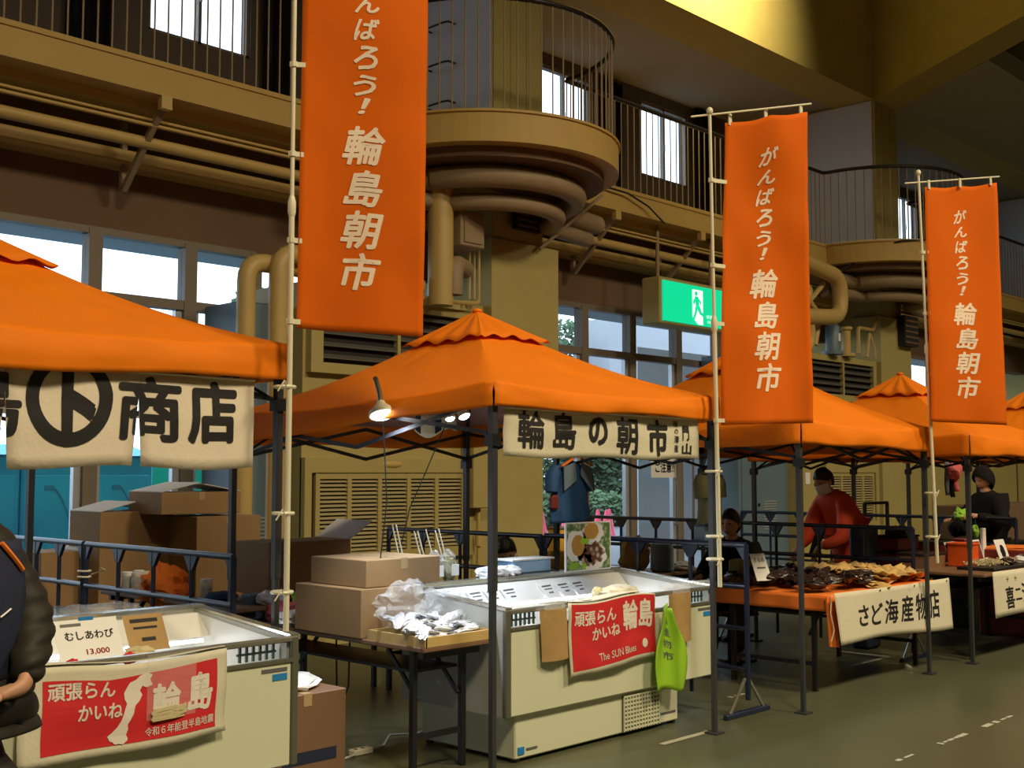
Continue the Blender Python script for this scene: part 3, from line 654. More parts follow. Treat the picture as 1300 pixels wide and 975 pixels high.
# ================================================================== TENTS
def tent(FL, FR, BR, BL, peak, eave, low, where, seed, group='orange pop-up stall tents'):
    """FL.. are leg positions (x, y); eave / low = heights of roof edge and valance hem at (FL, FR, BR, BL)"""
    C4 = [V((*p, 0)) for p in (FL, FR, BR, BL)]; cen = sum(C4, V())/4
    t = thing('pop_up_tent', where, 'tent', (cen.x, cen.y, 0), group)
    out = [cen + (p-cen)*1.035 for p in C4]; top = [V((p.x, p.y, e)) for p, e in zip(out, eave)]
    pk = V((cen.x, cen.y, peak))
    def roof(i, lift=0.0):
        a, b = top[i], top[(i+1) % 4]
        def f(u, v):
            e = a.lerp(b, u); e.z -= .035*math.sin(math.pi*u)
            p = e.lerp(pk, v)
            p.z -= .075*math.sin(math.pi*v)*(1-.35*math.sin(math.pi*u)) * (1-v*.3)
            ed = math.sin(math.pi*min(1, max(0, v)))*math.sin(math.pi*u)
            p.z += .020*ed*nz((p.x*2.2, p.y*2.2, seed)) + .016*ed*nz((p.x*6+p.z*4, p.y*6, seed+3)) + .010*ed*nz((p.x*3, p.y*14, seed+5)) + .024*v*(1-v)*math.sin(math.pi*u)*math.sin(u*23+seed+v*9)*(1-v)
            p.z += lift; return p
        return f
    m = MB()
    for i in range(4): m.grid(roof(i), 26, 18)
    m.build('canopy', M['orange'], t, smooth=True)
    m = MB()
    for i in range(4): m.grid(roof(i, -.012), 14, 10)
    m.build('lining', M['lining'], t, smooth=True)
    # raised vent cap with a ragged hem
    m = MB()
    for i in range(4):
        f0 = roof(i)
        def cap(u, v, f0=f0, i=i):
            vv = .70 + .30*v; p = f0(u, min(1, vv)); k = (1-v)
            p.z += .035 + .012*k*math.sin(u*23+seed*2+i) * (1 if 0 < u < 1 else 0); return p
        m.grid(cap, 22, 6)
    m.build('vent_cap', M['orange'], t, smooth=True, thick=.004)
    m = MB()
    for i in range(4):
        a, b = top[i], top[(i+1) % 4]; d = (b-a).normalized(); nrm = V((d.y, -d.x, 0))
        la, lb = low[i], low[(i+1) % 4]
        def val(u, v, a=a, b=b, la=la, lb=lb, nrm=nrm, i=i):
            p = a.lerp(b, u); z1 = p.z - .035*math.sin(math.pi*u); z0 = la + (lb-la)*u
            w = math.sin(math.pi*u); q = V((p.x, p.y, z1 + (z0-z1)*v))
            q += nrm*((.018*v + .012*math.sin(math.pi*v))*(.4+w) + .012*v*w*math.sin(u*17+seed+i*2) + .006*nz((u*9, v*3, seed+i)))
            q.z += .010*v*w*math.sin(u*9+seed); return q
        m.grid(val, 34, 7)
    m.build('valance', M['orange'], t, smooth=True, thick=.003)
    MB().ell(pk + V((0, 0, .03)), (.035, .035, .02), 10, 6).build('peak_button', M['orange'], t, smooth=True)
    for i, p in enumerate(C4):
        h = eave[i]-.03
        l = MB().bar((p.x, p.y, .0), (p.x, p.y, h*.52), .028, .028, (1, 0, 0)).bar((p.x, p.y, h*.50), (p.x, p.y, h), .036, .036, (1, 0, 0)).build('leg', M['tentmetal'], t)
        MB().box(p.x-.045, p.x+.045, p.y-.045, p.y+.045, 0, .012).build('foot_plate', M['tentmetal'], l)
        MB().box(p.x-.03, p.x+.03, p.y-.03, p.y+.03, h-.30, h-.24).build('slider', M['black'], l)
    for i in range(4):
        a, b = C4[i], C4[(i+1) % 4]; ha, hb = eave[i]-.07, eave[(i+1) % 4]-.07; mid = (a+b)/2; mid.z = 0; dz = .20
        A1, B1 = V((a.x, a.y, ha)), V((b.x, b.y, hb)); ins = (cen-mid).normalized()*.045; A1 += ins; B1 += ins; A0, B0 = A1-V((0, 0, dz)), B1-V((0, 0, dz)); Mt = (A1+B1)/2; Mb = (A0+B0)/2
        s = MB()
        s.bar(A1, Mb, .014, .022).bar(Mb, B1, .014, .022).bar(A0, Mt, .014, .022).bar(Mt, B0, .014, .022)
        s.build('scissor_truss', M['black'], t)
    for i in range(4):
        A = V((C4[i].x, C4[i].y, eave[i]-.05)); k = A.lerp(V((cen.x, cen.y, peak-.10)), .5); k.z -= .02
        MB().bar(A, k, .016, .024).bar(k, (cen.x, cen.y, peak-.06), .016, .024).bar(A-V((0, 0, .24)), k, .012, .016).build('roof_pole', M['black'], t)
    return t
tent((1.28, 4.70), (3.37, 4.85), (3.04, 6.86), (.98, 6.72), 2.79, (2.24, 2.25, 2.16, 2.16), (2.02, 2.075, 2.0, 2.0), 'orange pop-up tent at the left edge over the banner with a circle', 1)
tent((4.23, 4.22), (6.27, 4.30), (6.06, 6.32), (4.02, 6.25), 2.60, (2.085, 2.10, 1.98, 1.98), (1.955, 1.945, 1.80, 1.79), 'orange pop-up tent in the middle, with the clip lamps under it', 2)
tent((7.20, 4.22), (9.30, 4.30), (9.08, 6.33), (7.0, 6.27), 2.61, (1.99, 1.99, 1.93, 1.93), (1.82, 1.79, 1.75, 1.75), 'orange pop-up tent behind the second flag, above the dried squid table', 3)
tent((10.05, 4.26), (12.1, 4.33), (12.0, 6.36), (9.95, 6.33), 2.56, (1.96, 1.97, 1.93, 1.93), (1.765, 1.76, 1.73, 1.73), 'orange pop-up tent behind the third flag', 4)
tent((13.25, 4.25), (15.35, 4.3), (15.3, 6.35), (13.2, 6.3), 2.56, (1.98, 1.97, 1.93, 1.93), (1.77, 1.76, 1.73, 1.73), 'orange pop-up tent cut off by the right edge', 5)
# stretch marks: tent peaks also carry the same cap; small white clip at joint
# ================================================================== FLAGS
FCH = [('が', .10, .16, .2), ('ん', .173, .218, .2), ('ば', .23, .285, .2), ('ろ', .298, .356, .19), ('う', .369, .42, .18), ('！', .425, .465, .1),
       ('輪', .494, .59, .34), ('島', .603, .692, .31), ('朝', .702, .795, .34), ('市', .805, .897, .31)]
def flag(pole, pz0, pz1, TL, TR, BL, BR, loops, where, seed, lean=(0, 0), amp=1.0):
    TL, TR, BL, BR = map(V, (TL, TR, BL, BR)); P0 = V((*pole, pz0)); P1 = V((pole[0]+lean[0], pole[1]+lean[1], pz1))
    t = thing('banner_flag', 'tall orange flag lettered in white ' + where, 'flag', P0)
    MB().cyl(P0, P0.lerp(P1, .55), .014, 10).cyl(P0.lerp(P1, .55), P1, .0105, 10).lathe(P0.lerp(P1, .55), [(.015, -.05), (.020, -.03), (.020, .02), (.012, .05)], 10).build('pole', M['plasticwhite'], t, smooth=True)
    MB().ell(P1 + V((0, 0, .02)), (.022, .022, .026), 10, 8).build('pole_tip', M['plasticwhite'], t, smooth=True)
    d = (TR-TL); a = V((P1.x, P1.y, TL.z + .035)) - d.normalized()*.13; b = TR + d.normalized()*.03 + V((0, 0, .05))
    MB().cyl(a, b, .0065, 8).build('crossbar', M['plasticwhite'], t)
    n0 = d.cross(V((0, 0, 1))).normalized()
    def s(u, v):
        p = TL.lerp(TR, u).lerp(BL.lerp(BR, u), v)
        w = math.sin(math.pi*min(1, max(0, u)))
        p += n0*amp*(.030*w*math.sin(v*4.2+seed) + .012*math.sin(u*7+v*2.2+seed*1.3)*(.4+v) + .010*nz((u*3, v*6, seed)) + .018*w*nz((u*1.5+seed, v*3.3, 2)))
        p.z += -.012*w*(1-v)*1.6*abs(math.sin(u*6.3)); return p
    MB().grid(s, 20, 56).build('cloth', M['flag'], t, smooth=True, thick=.0015)
    items = []
    for ch, v0, v1, w in FCH: items.append((ch, .50-w/2, v0, .50+w/2, v1, .030, .22))
    decal('lettering', s, items, M['flagtext'], t, 10, 28, .004)
    for k in range(3):
        p = TL.lerp(TR, .06+.43*k) ; q = a.lerp(b, .0); 
        MB().box(-.016, .016, -.004, .004, 0, .075).build('hanging_loop', M['plasticwhite'], t).location = p + V((0, 0, -.02))
    for vv in loops:
        q = s(0, vv); pp = P0.lerp(P1, (q.z-P0.z)/(P1.z-P0.z)); e = s(.03, vv)
        MB().bar(pp - (e-pp).normalized()*.02, e, .006, .024).lathe(pp-V((0,0,.013)), [(.018, 0), (.018, .026)], 8).build('side_loop', M['plasticwhite'], t)
    return t
# hanging loops are built at the origin, so their parts need a zero origin
F1 = flag((3.296, 4.655), .88, 4.55, (3.335, 4.64, 4.32), (3.875, 4.33, 4.33), (3.322, 4.64, 2.311), (3.857, 4.33, 2.285), (.15, .36, .58, .79, .985), 'cut by the picture top beside the left tent', 1)
F2 = flag((6.156, 4.17), .92, 3.87, (6.235, 4.14, 3.835), (6.735, 3.84, 3.954), (6.172, 4.15, 1.913), (6.74, 3.84, 1.935), (.20, .48, .67, .985), 'tied beside the middle tent, rumpled along its top', 2.6, (-.046, 0), 2.0)
F3 = flag((9.213, 4.17), .90, 4.02, (9.095, 4.14, 3.925), (9.70, 3.80, 4.01), (9.105, 4.15, 2.025), (9.74, 3.80, 2.005), (.28, .54, .80, .985), 'rightmost of the three orange flags', 4.4, (-.161, 0))
for f, zz in ((F1, (1.42, 1.05, 2.02)), (F2, (1.62, 1.22, 1.08)), (F3, (1.45, 1.1))):
    for z in zz:
        p = V(f['_o'])
        MB().lathe((p.x, p.y+.035, z), [(.052, 0), (.056, .008), (.052, .016)], 10).tube([(p.x-.03, p.y-.02, z), (p.x-.07, p.y-.06, z+.03), (p.x-.10, p.y-.05, z-.02)], .004, 5).build('tie_string', M['plasticwhite'], f)

# ================================================================== NOREN BANNERS
def noren(name, where, x0, x1, z0, z1, y, splits, items, m='cloth', wav=.012, seed=0, hem=0.0, dy=0.0):
    t = thing(name, where, 'banner', ((x0+x1)/2, y, z0))
    def s(u, v):
        p = V((x0+(x1-x0)*u, y + dy*u + wav*math.sin(u*21+seed)*(.3+v) + .008*nz((u*6, v*3, seed)), z1+(z0-z1)*v))
        p.z += hem*v*math.sin(u*13+seed)*.5; return p
    edges = [0] + splits + [1]; gap = .012
    def warp_at(k):
        a, b = edges[k], edges[k+1]
        def w(u, v):
            g = max(0, v-.25)*gap*1.3; uu = (u-a)/(b-a)
            return (u + (g if k > 0 else 0)*(1-uu) - (g if k < len(edges)-2 else 0)*uu*1.2, v)
        return w
    for k in range(len(edges)-1):
        w = warp_at(k); a, b = edges[k], edges[k+1]
        pn = MB().grid(lambda u, v: s(*w(a+(b-a)*u, v)), max(6, int(30*(b-a))), 8).build('cloth_panel', M[m], t, smooth=True, thick=.0015)
        clip = []
        if k > 0: clip.append(((a, 0), (-1, 0)))
        if k < len(edges)-2: clip.append(((b, 0), (1, 0)))
        decal('lettering', s, items, M['ink'], pn, 20, 6, .004, clip=clip, warp=w)
    MB().cyl((x0, y, z1-.004), (x1, y+dy, z1-.004), .006, 6).build('hanging_cord', M['plasticwhite'], t)
    return t
def ring(cu, cv, ru, rv, wu, wv, n=40):
    vs = []; fs = []
    for i in range(n):
        a = 2*math.pi*i/n; k = 1 + .12*math.sin(a*1+.6)
        vs += [(cu+math.cos(a)*ru, cv+math.sin(a)*rv), (cu+math.cos(a)*(ru-wu*k), cv+math.sin(a)*(rv-wv*k))]
    for i in range(n): j = (i+1) % n; fs.append((2*i, 2*j, 2*j+1, 2*i+1))
    return ('##', vs, fs)
NX0, NX1, NZ0, NZ1 = 1.385, 3.215, 1.642, 2.065
def nu_(x): return (x-NX0)/(NX1-NX0)
def nv_(z): return (NZ1-z)/(NZ1-NZ0)
noren('shop_curtain', 'cream banner under the left tent with a ringed mark and large black characters', NX0, NX1, NZ0, NZ1, 4.70, [nu_(1.985), nu_(2.59)],
      [('島', nu_(1.72), .04, nu_(2.055), nv_(1.77), .03), ring(nu_(2.268), .33, nu_(2.268)-nu_(2.072), .47, .034, .13), ('ト', nu_(2.225), -.02, nu_(2.385), .80, .075),
       ('商', nu_(2.49), nv_(2.045), nu_(2.805), nv_(1.755), .036), ('店', nu_(2.835), nv_(2.045), nu_(3.115), nv_(1.757), .045)], wav=.006, hem=.02, dy=.125)
BX0, BX1, BZ0, BZ1 = 4.305, 6.10, 1.70, 1.955
def bu(x): return (x*.982-BX0)/(BX1-BX0)
noren('shop_curtain', 'cream banner with five bold black characters under the middle tent', BX0, BX1, BZ0+.0, BZ1, 4.215, [],
      [('輪', bu(4.49), .04, bu(4.706), .82, .026), ('島', bu(4.78), .04, bu(4.98), .82, .03), ('の', bu(5.088), .10, bu(5.265), .74, .05), ('朝', bu(5.355), .06, bu(5.56), .90, .03), ('市', bu(5.655), .07, bu(5.872), .92, .045),
       ('味', bu(5.935), .08, bu(5.985), .24, .02), ('の', bu(5.945), .28, bu(5.985), .40, .02), ('海', bu(5.94), .44, bu(5.99), .62, .02), ('産', bu(5.945), .66, bu(5.99), .84, .02),
       ('門', bu(6.03), .20, bu(6.10), .56, .03), ('山', bu(6.03), .62, bu(6.13), .90, .035)], m='linen', wav=.005, seed=2, hem=.012, dy=.065)
# ================================================================== FREEZERS
def freezer(label):
    X0, X1, Y0, Y1 = 4.74, 6.76, 4.62, 5.50; RF, RB = .855, .925
    t = thing('display_freezer', label, 'freezer', (X0, Y0, 0), 'open chest freezers')
    MB().bev(X0+.11, X1-.38, Y0+.04, Y1-.06, .02, .28, .008).build('base_cabinet', M['freezer'], t)
    MB().box(X0+.13, X0+.14+.02, Y0+.05, Y0+.10, 0, .03).box(X1-.42, X1-.40, Y0+.05, Y0+.10, 0, .03).box(X0+.13, X0+.15, Y1-.12, Y1-.08, 0, .03).box(X1-.42, X1-.40, Y1-.12, Y1-.08, 0, .03).build('foot', M['black'], t)
    MB().bev(X0+.035, X1-.035, Y0, Y0+.04, .27, .745, .006).build('front_panel', M['freezer'], t)
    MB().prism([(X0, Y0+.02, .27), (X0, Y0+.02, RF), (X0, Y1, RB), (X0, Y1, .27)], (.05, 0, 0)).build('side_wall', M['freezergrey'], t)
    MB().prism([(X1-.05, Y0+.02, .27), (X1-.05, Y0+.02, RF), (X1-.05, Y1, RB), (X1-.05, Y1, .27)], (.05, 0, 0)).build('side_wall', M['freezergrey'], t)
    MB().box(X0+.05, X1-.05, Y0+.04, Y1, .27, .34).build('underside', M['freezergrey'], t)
    MB().box(X0+.05, X1-.05, Y1-.05, Y1, .34, RB).build('back_wall', M['freezerin'], t)
    MB().box(X0+.05, X1-.05, Y0+.04, Y0+.07, .34, .745).build('inner_front', M['freezerin'], t)
    MB().box(X0+.05, X1-.05, Y0+.07, Y1-.05, .56, .58).build('inner_floor', M['freezerin'], t)
    for x in (X0+.05, X1-.055): MB().prism([(x, Y0+.07, .58), (x, Y0+.07, RF-.02), (x, Y1-.05, RB-.02), (x, Y1-.05, .58)], (.005, 0, 0)).build('inner_side', M['freezerin'], t)
    # corner posts, rim and rails
    for x in (X0-.004, X1-.036): MB().bev(x, x+.04, Y0-.006, Y0+.03, .268, RF+.004, .006).build('corner_trim', M['trimdark'], t)
    MB().bev(X0+.03, X1-.03, Y0-.008, Y0+.03, RF-.022, RF+.004, .006).build('front_rim', M['chrome'], t)
    MB().box(X0+.03, X1-.03, Y0-.008, Y0+.02, .742, .758).build('lower_rim', M['trimdark'], t)
    for x in (X0-.006, X1-.044): MB().prism([(x, Y0, RF), (x, Y1, RB), (x, Y1, RB+.014), (x, Y0, RF+.014)], (.05, 0, 0)).build('side_rim', M['chrome'], t)
    MB().box(X0, X1, Y1-.07, Y1+.004, RB, RB+.018).build('back_rim', M['chrome'], t)
    MB().box(X0+.04, X1-.04, Y0+.004, Y0+.010, .755, RF-.02).build('front_glass', M['glass'], t)
    r = MB()
    for x in (X0+.07, X1-.30):
        for k in range(6): r.box(x+.036*k, x+.036*k+.012, Y0+.03, Y0+.04, .76, .835)
        r.box(x-.01, x+.20, Y0+.03, Y0+.04, .79, .80)
    r.build('green_rack', M['gasket'], t)
    MB().prism([(X0+.05, Y1-.05, .80), (X0+.05, Y1-.21, .80), (X0+.05, Y1-.09, .905), (X0+.05, Y1-.05, .905)], (X1-X0-.10, 0, 0)).build('card_ledge', M['freezerin'], t)
    MB().box(X0+.1, X1-.1, Y1-.225, Y1-.205, .775, .79).build('light_tube', M['tube'], t)
    g = MB().box(X1-.96, X1-.60, Y0+.030, Y0+.036, .03, .245); g.build('grille_backing', M['dark'], t)
    g = MB()
    for k in range(9): g.box(X1-.96, X1-.60, Y0+.022, Y0+.033, .035+k*.025, .046+k*.025)
    for k in range(13): g.box(X1-.96+k*.0295, X1-.955+k*.0295+.003, Y0+.020, Y0+.032, .03, .245)
    o = g.build('grille_bars', M['freezer'], t); o['kind'] = 'stuff'
    MB().box(X0+.13, X0+.18, Y0+.034, Y0+.0405, .045, .085).build('blue_sticker', M['bluelogo'], t)
    for k, (x, z, w) in enumerate(((X0+.20, .06, .09), (X1-.56, .075, .15))): MB().box(x, x+w, Y0+.036, Y0+.0402, z, z+.012).build('maker_mark', M['logo'], t)
    MB().lathe((X1-.585, Y0+.036, .081), [(.014, 0), (.014, .005)], 12, (0, -1, 0)).build('maker_mark', M['bluelogo'], t)
    MB().box(X1-.20, X1-.06, Y0-.003, Y0+.001, .705, .722).build('name_badge', M['logo'], t)
    MB().box(X1-.14, X1-.06, Y0-.003, Y0+.001, .665, .695).build('name_badge', M['bluelogo'], t)
    for zz in (.86, .60):
        MB().box(X0-.003, X0, Y0+.5, Y0+.56, zz-.2, zz-.19).build('side_screw', M['chrome'], t)
    return t
FZ2 = freezer('long open chest freezer under the middle tent, lit inside by white light')
FZ1 = dup(FZ2, (-3.42, 0, 0)); FZ1['label'] = 'chest freezer at the lower left with the large red towel hung on it'
# --- red support towels
def towel(label, c, x0, x1, zt0, zt1, zb0, zb1, y, items, red, extra=None, seed=0):
    t = thing('printed_towel', label, 'towel', (c, y, .45), 'red and white support towels')
    def s(u, v):
        zt = zt0+(zt1-zt0)*u; zb = zb0+(zb1-zb0)*u; vv = max(0, min(1, v))
        p = V((x0+(x1-x0)*u, y - .012 - .010*math.sin(u*9+seed)*v - .008*nz((u*5, v*3, seed)) - .01*v, zt+(zb-zt)*v))
        p.x += .01*v*math.sin(v*5+seed); p.z += .012*math.sin(u*6.5+seed)*(1-.5*v); return p
    def s2(u, v):
        if v < .0: return s(u, 0)
        return s(u, v)
    MB().grid(s2, 26, 14).build('cloth', M['linen'], t, smooth=True, thick=.002)
    def over(u, v): q = s(u, 0); return V((q.x, q.y+.012+.22*v, q.z+.008-.03*v*v))
    MB().grid(over, 20, 5).build('folded_top', M['linen'], t, smooth=True, thick=.002)
    decal('red_field', s, [('#', red)], M['red'], t, 26, 14, .003)
    decal('lettering', s, items, M['whiteprint'], t, 20, 10, .0055)
    return t
noto = [(.70,.06),(.735,.10),(.72,.16),(.735,.24),(.70,.27),(.675,.24),(.66,.30),(.675,.36),(.66,.44),(.635,.50),(.63,.60),(.615,.68),(.60,.74),(.605,.80),(.595,.88),(.605,.93),(.60,.96),(.575,1.0),(.55,.985),(.53,.99),(.515,.955),(.50,.94),(.485,.87),(.51,.83),(.54,.76),(.56,.68),(.57,.60),(.575,.54),(.585,.46),(.57,.40),(.565,.32),(.58,.25),(.60,.18),(.635,.15),(.66,.10)]
# map is re-centred into the red field
noto = [(.02 + u*.80, .06 + v*.84) for u, v in noto]
towel('white bordered red towel with a map, hung on the lower left freezer', 2.45, 2.01, 2.935, .845, .835, .47, .485, 4.60,
      [('頑張らん', .12, .18, .43, .36, .03), ('かいね', .26, .42, .47, .59, .03), ('輪', .61, .26, .75, .70, .04), ('島', .79, .22, .92, .68, .04), ('令和６年能登半島地震', .585, .755, .935, .86, .015), ('#', noto)],
      [(.10, .14), (.40, .17), (.60, .12), (.945, .10), (.945, .92), (.60, .90), (.10, .90)], seed=1)
T2 = towel('smaller red towel with white lettering hung on the middle freezer', 5.65, 5.22, 6.05, .862, .862, .43, .47, 4.60,
      [('頑張らん', .06, .12, .52, .32, .03), ('かいね', .26, .36, .56, .54, .03), ('輪島', .60, .08, .96, .52, .035), ('The SUN Blues', .32, .74, .74, .85, .01), ('#', [(.86+.035*math.cos(a*.35), .76+.07*math.sin(a*.35)) for a in range(18)])],
      [(.03, .02), (.99, .02), (.99, .92), (.03, .92)], seed=3)
# --- kraft paper bags, vinyl streamer, clear bag
def paper_bag(x0, x1, z0, z1, y, label, tilt=0.0):
    def f(a, b, side): 
        return V((x0+(x1-x0)*a + tilt*(1-b), y - side*(.022*math.sin(math.pi*a)+.004*nz((a*5, b*5, x0))) - .004, z0+(z1-z0)*b))
    t = thing('paper_bag', label, 'bag', ((x0+x1)/2, y, z0), 'paper bags taped to the freezer front')
    MB().grid(lambda a, b: f(a, b, 1.4), 8, 8).grid(lambda a, b: f(a, b, .1), 8, 8).build('bag_body', M['kraft'], t, smooth=True)
    MB().box(x0+.03, x1-.03, y-.018, y-.012, z1-.04, z1+.05).build('tape', M['plastic2'], t)
paper_bag(4.98, 5.21, .55, .84, 4.595, 'brown paper bag on the middle freezer left of its red towel', .02)
paper_bag(6.20, 6.44, .53, .845, 4.595, 'brown paper bag at the right end of the middle freezer', -.0)
def lf(u, v):
    w = .10 + .055*min(1, v*3) - .02*math.sin(v*7)
    return V((6.13 + (u-.5)*2*w*(.35+.65*min(1, v*2.2)) + .04*v, 4.555-.02*math.sin(u*7+v*3), .78-.54*v+.02*math.sin(u*5)))
t = thing('green_streamer', 'lime green vinyl bag hanging beside the red towel on the middle freezer', 'bag', (6.13, 4.56, .24))
MB().grid(lf, 12, 16).build('vinyl_sheet', M['lime'], t, smooth=True, thick=.003)
decal('lettering', lf, [('海', .36, .14, .62, .24, .01), ('産', .36, .28, .62, .38, .01), ('物', .36, .42, .62, .52, .01), ('市', .36, .56, .62, .66, .01)], M['logo'], t, 6, 10, .004)
def crumple(c, r, seed, m, name, label, cat, group=None, n=14, mm=10, amp=.35, parent=None, flat=.0):
    def fn(d): return 1 + amp*nz((d.x*2.1+seed, d.y*2.1, d.z*2.1)) + amp*.45*nz((d.x*6, d.y*6+seed, d.z*6))
    o = MB().ell(c, r, n, mm, fn).build(name, m, parent, smooth=False)
    if parent is None: tag(o, label, cat, group)
    return o
t = thing('clear_snack_bag', 'clear bag with pale noodles clipped over the lower left red towel', 'bag', (2.66, 4.56, .58))
MB().grid(lambda u, v: V((2.545+.23*u, 4.572-.010*math.sin(math.pi*u), .86-.27*v)), 8, 8).build('film', M['plastic2'], t, smooth=True)
m = MB(); rn = random.Random(5)
for k in range(26):
    z = .585 + rn.random()*.045; x = 2.56+rn.random()*.04; m.tube([(x, 4.566, z), (x+.08, 4.560, z+.012*rn.random()), (x+.13, 4.566, z+.02*rn.random())], .0045, 4)
m.build('noodles', M['ltan'], t)
# --- price cards and goods of both freezers
def card(x, y, z, w, h, lines, label, m='white', tilt=35, rz=0, group='price cards', ink='logo'):
    t = thing('price_card', label, 'card', (x, y, z), group)
    a = math.radians(tilt); cr = math.cos(rz); sr = math.sin(rz)
    def s(u, v): q = (u-.5)*w; b = (1-v)*h; return V((x + q*cr - b*math.sin(a)*sr, y + q*sr + b*math.sin(a)*cr, z + b*math.cos(a)))
    MB().grid(s, 1, 1).build('card_sheet', M[m], t, thick=.002)
    for it in lines: decal('lettering', s, [it[:-1] if isinstance(it[-1], str) and it[-1] in M and len(it) > 6 else it], M[it[-1]] if isinstance(it[-1], str) and it[-1] in M and len(it) > 6 else M[ink], t, 1, 1, .003)
    return t
cx2 = [(4.96, .15), (5.20, .13), (5.345, .12), (5.50, .14), (5.86, .13), (6.02, .13), (6.17, .13)]
wd = ['あわび', 'さざえ', 'いか', 'かに', 'えび', 'たら', 'ぶり']
names7 = ['leftmost white price card on the middle freezer', 'second white price card from the left on the middle freezer', 'third white price card from the left on the middle freezer', 'white price card just left of the empty ledge stretch',
          'white price card below the left edge of the food photo board', 'white price card below the middle of the food photo board', 'rightmost white price card on the middle freezer']
for k, (x, w) in enumerate(cx2): card(x, 5.27, .80, w, .14, [('#', [(.15, .25), (.85, .22), (.85, .30), (.15, .33)]), ('#', [(.2, .45), (.8, .43), (.8, .48), (.2, .50)]), ('#', [(.35, .66), (.7, .65), (.7, .72), (.35, .73)])], names7[k], tilt=48)
card(2.53, 5.02, .80, .30, .19, [('むしあわび', .14, .30, .90, .52, .02, 'ink'), ('13,000', .42, .76, .78, .92, .02, 'red'), ('#', [(.10, .10), (.42, .10), (.42, .17), (.10, .17)])], 'large white price card for steamed abalone in the lower left freezer', tilt=30)
MB().box(2.50, 2.57, 5.11, 5.115, .955, .975).build('blue_clip', M['bluelogo'], None);
tag(bpy.data.objects['blue_clip'], 'small blue clip holding the white abalone price card', 'clip')
card(2.83, 5.06, .80, .20, .18, [('#', [(.15, .12), (.85, .12), (.85, .22), (.15, .22)]), ('#', [(.2, .34), (.8, .34), (.8, .40), (.2, .40)]), ('#', [(.35, .64), (.7, .64), (.7, .74), (.35, .74)])], 'brown kraft price card in the lower left freezer', 'kraft', tilt=30, ink='ink')
rn = random.Random(11)
def goods(x0, x1, y0, y1, z, n, mats, name, label, cat, group, size=(.09, .06, .022), seed=0):
    rn = random.Random(seed); protos = {}
    for k in range(n):
        m = mats[k % len(mats)]; pos = V((x0+(x1-x0)*rn.random(), y0+(y1-y0)*rn.random(), z+.012*rn.random()+.012*(k % 3)))
        kk = (m, k % 2)
        if kk not in protos:
            o = crumple((0, 0, 0), size, seed+k*1.7, M[m], name, label, cat, group, 10, 6, .4); protos[kk] = o
        else: o = protos[kk].copy(); COL.objects.link(o)
        o.location = pos; o.rotation_euler = (rn.uniform(-.2, .2), rn.uniform(-.2, .2), rn.uniform(-.6, .6)+(1.57 if k % 5 == 0 else 0)); o['_o'] = tuple(pos)
goods(4.88, 6.6, 4.74, 5.12, .60, 30, ['ice', 'meat', 'ware'], 'frozen_seafood_pack', 'frozen seafood pack lying in the middle freezer', 'package', 'seafood packs in the middle freezer', (.10, .07, .04), 3)
goods(1.5, 3.0, 4.74, 5.12, .61, 24, ['ice', 'ware', 'ice'], 'frozen_seafood_pack', 'frozen seafood pack lying in the lower left freezer', 'package', 'seafood packs in the lower left freezer', (.10, .07, .04), 8)
crumple((5.43, 4.86, .74), (.055, .04, .035), 2, M['shell'], 'orange_shellfish', 'small orange shellfish pack near the front glass of the middle freezer', 'food')
for k in range(2): crumple((5.92+.10*k, 4.80+.03*k, .855), (.13, .09, .045), 4+k, M['linen'], 'linen_bundle', ('left', 'right')[k] + ' crumpled white bundle above the smaller red towel', 'bundle')
crumple((5.80, 4.85, .86), (.04, .03, .04), 9, M['ltan'], 'scallop_shell', 'pale scallop shell on the white bundle of the middle freezer', 'shell')
for k, (x, c) in enumerate(((2.42, 'red'), (2.67, 'red'))):
    crumple((x-.14, 4.70, .835), (.035, .02, .025), k, M[c], 'red_label_pack', ('left', 'right')[k] + ' pack with a red label at the front of the lower left freezer', 'package')
crumple((2.60, 4.74, .845), (.07, .04, .028), 5, M['ltan'], 'pasta_pack', 'buff pack behind the top of the large red towel', 'package')
# clear packs lying on the back rim
for k in range(9):
    crumple((1.62+k*.155, 5.47, .965), (.12, .09, .022), k, M['plastic'], 'film_pack', ('first', 'second', 'third', 'fourth', 'fifth', 'sixth', 'seventh', 'eighth', 'ninth')[k] + ' clear film pack from the left on the lower left freezer back rim', 'package', 'film packs on the back rim of the left freezer')
for k in range(4): crumple((6.30+k*.13, 4.66, .88), (.08, .05, .018), k+20, M['plastic'], 'film_pack', ('leftmost', 'second', 'third', 'rightmost')[k] + ' clear film pack at the right end of the middle freezer rim', 'package', 'film packs on the front rim of the middle freezer')
for k in range(3): crumple((5.48+k*.09, 5.50, .965), (.10, .07, .045), k+30, M['ice'], 'white_pack', ('left', 'middle', 'right')[k] + ' white crumpled pack on the back rim of the middle freezer', 'package', 'white packs behind the price cards')
t = thing('blue_tub', 'light blue plastic tub beside the food photo board', 'tub', (5.9, 5.62, .94))
MB().bev(5.72, 6.10, 5.51, 5.68, .943, 1.03, .01).build('tub_body', M['bluetray'], t); MB().box(5.70, 6.12, 5.50, 5.69, 1.03, 1.04).build('lid', M['white'], t)
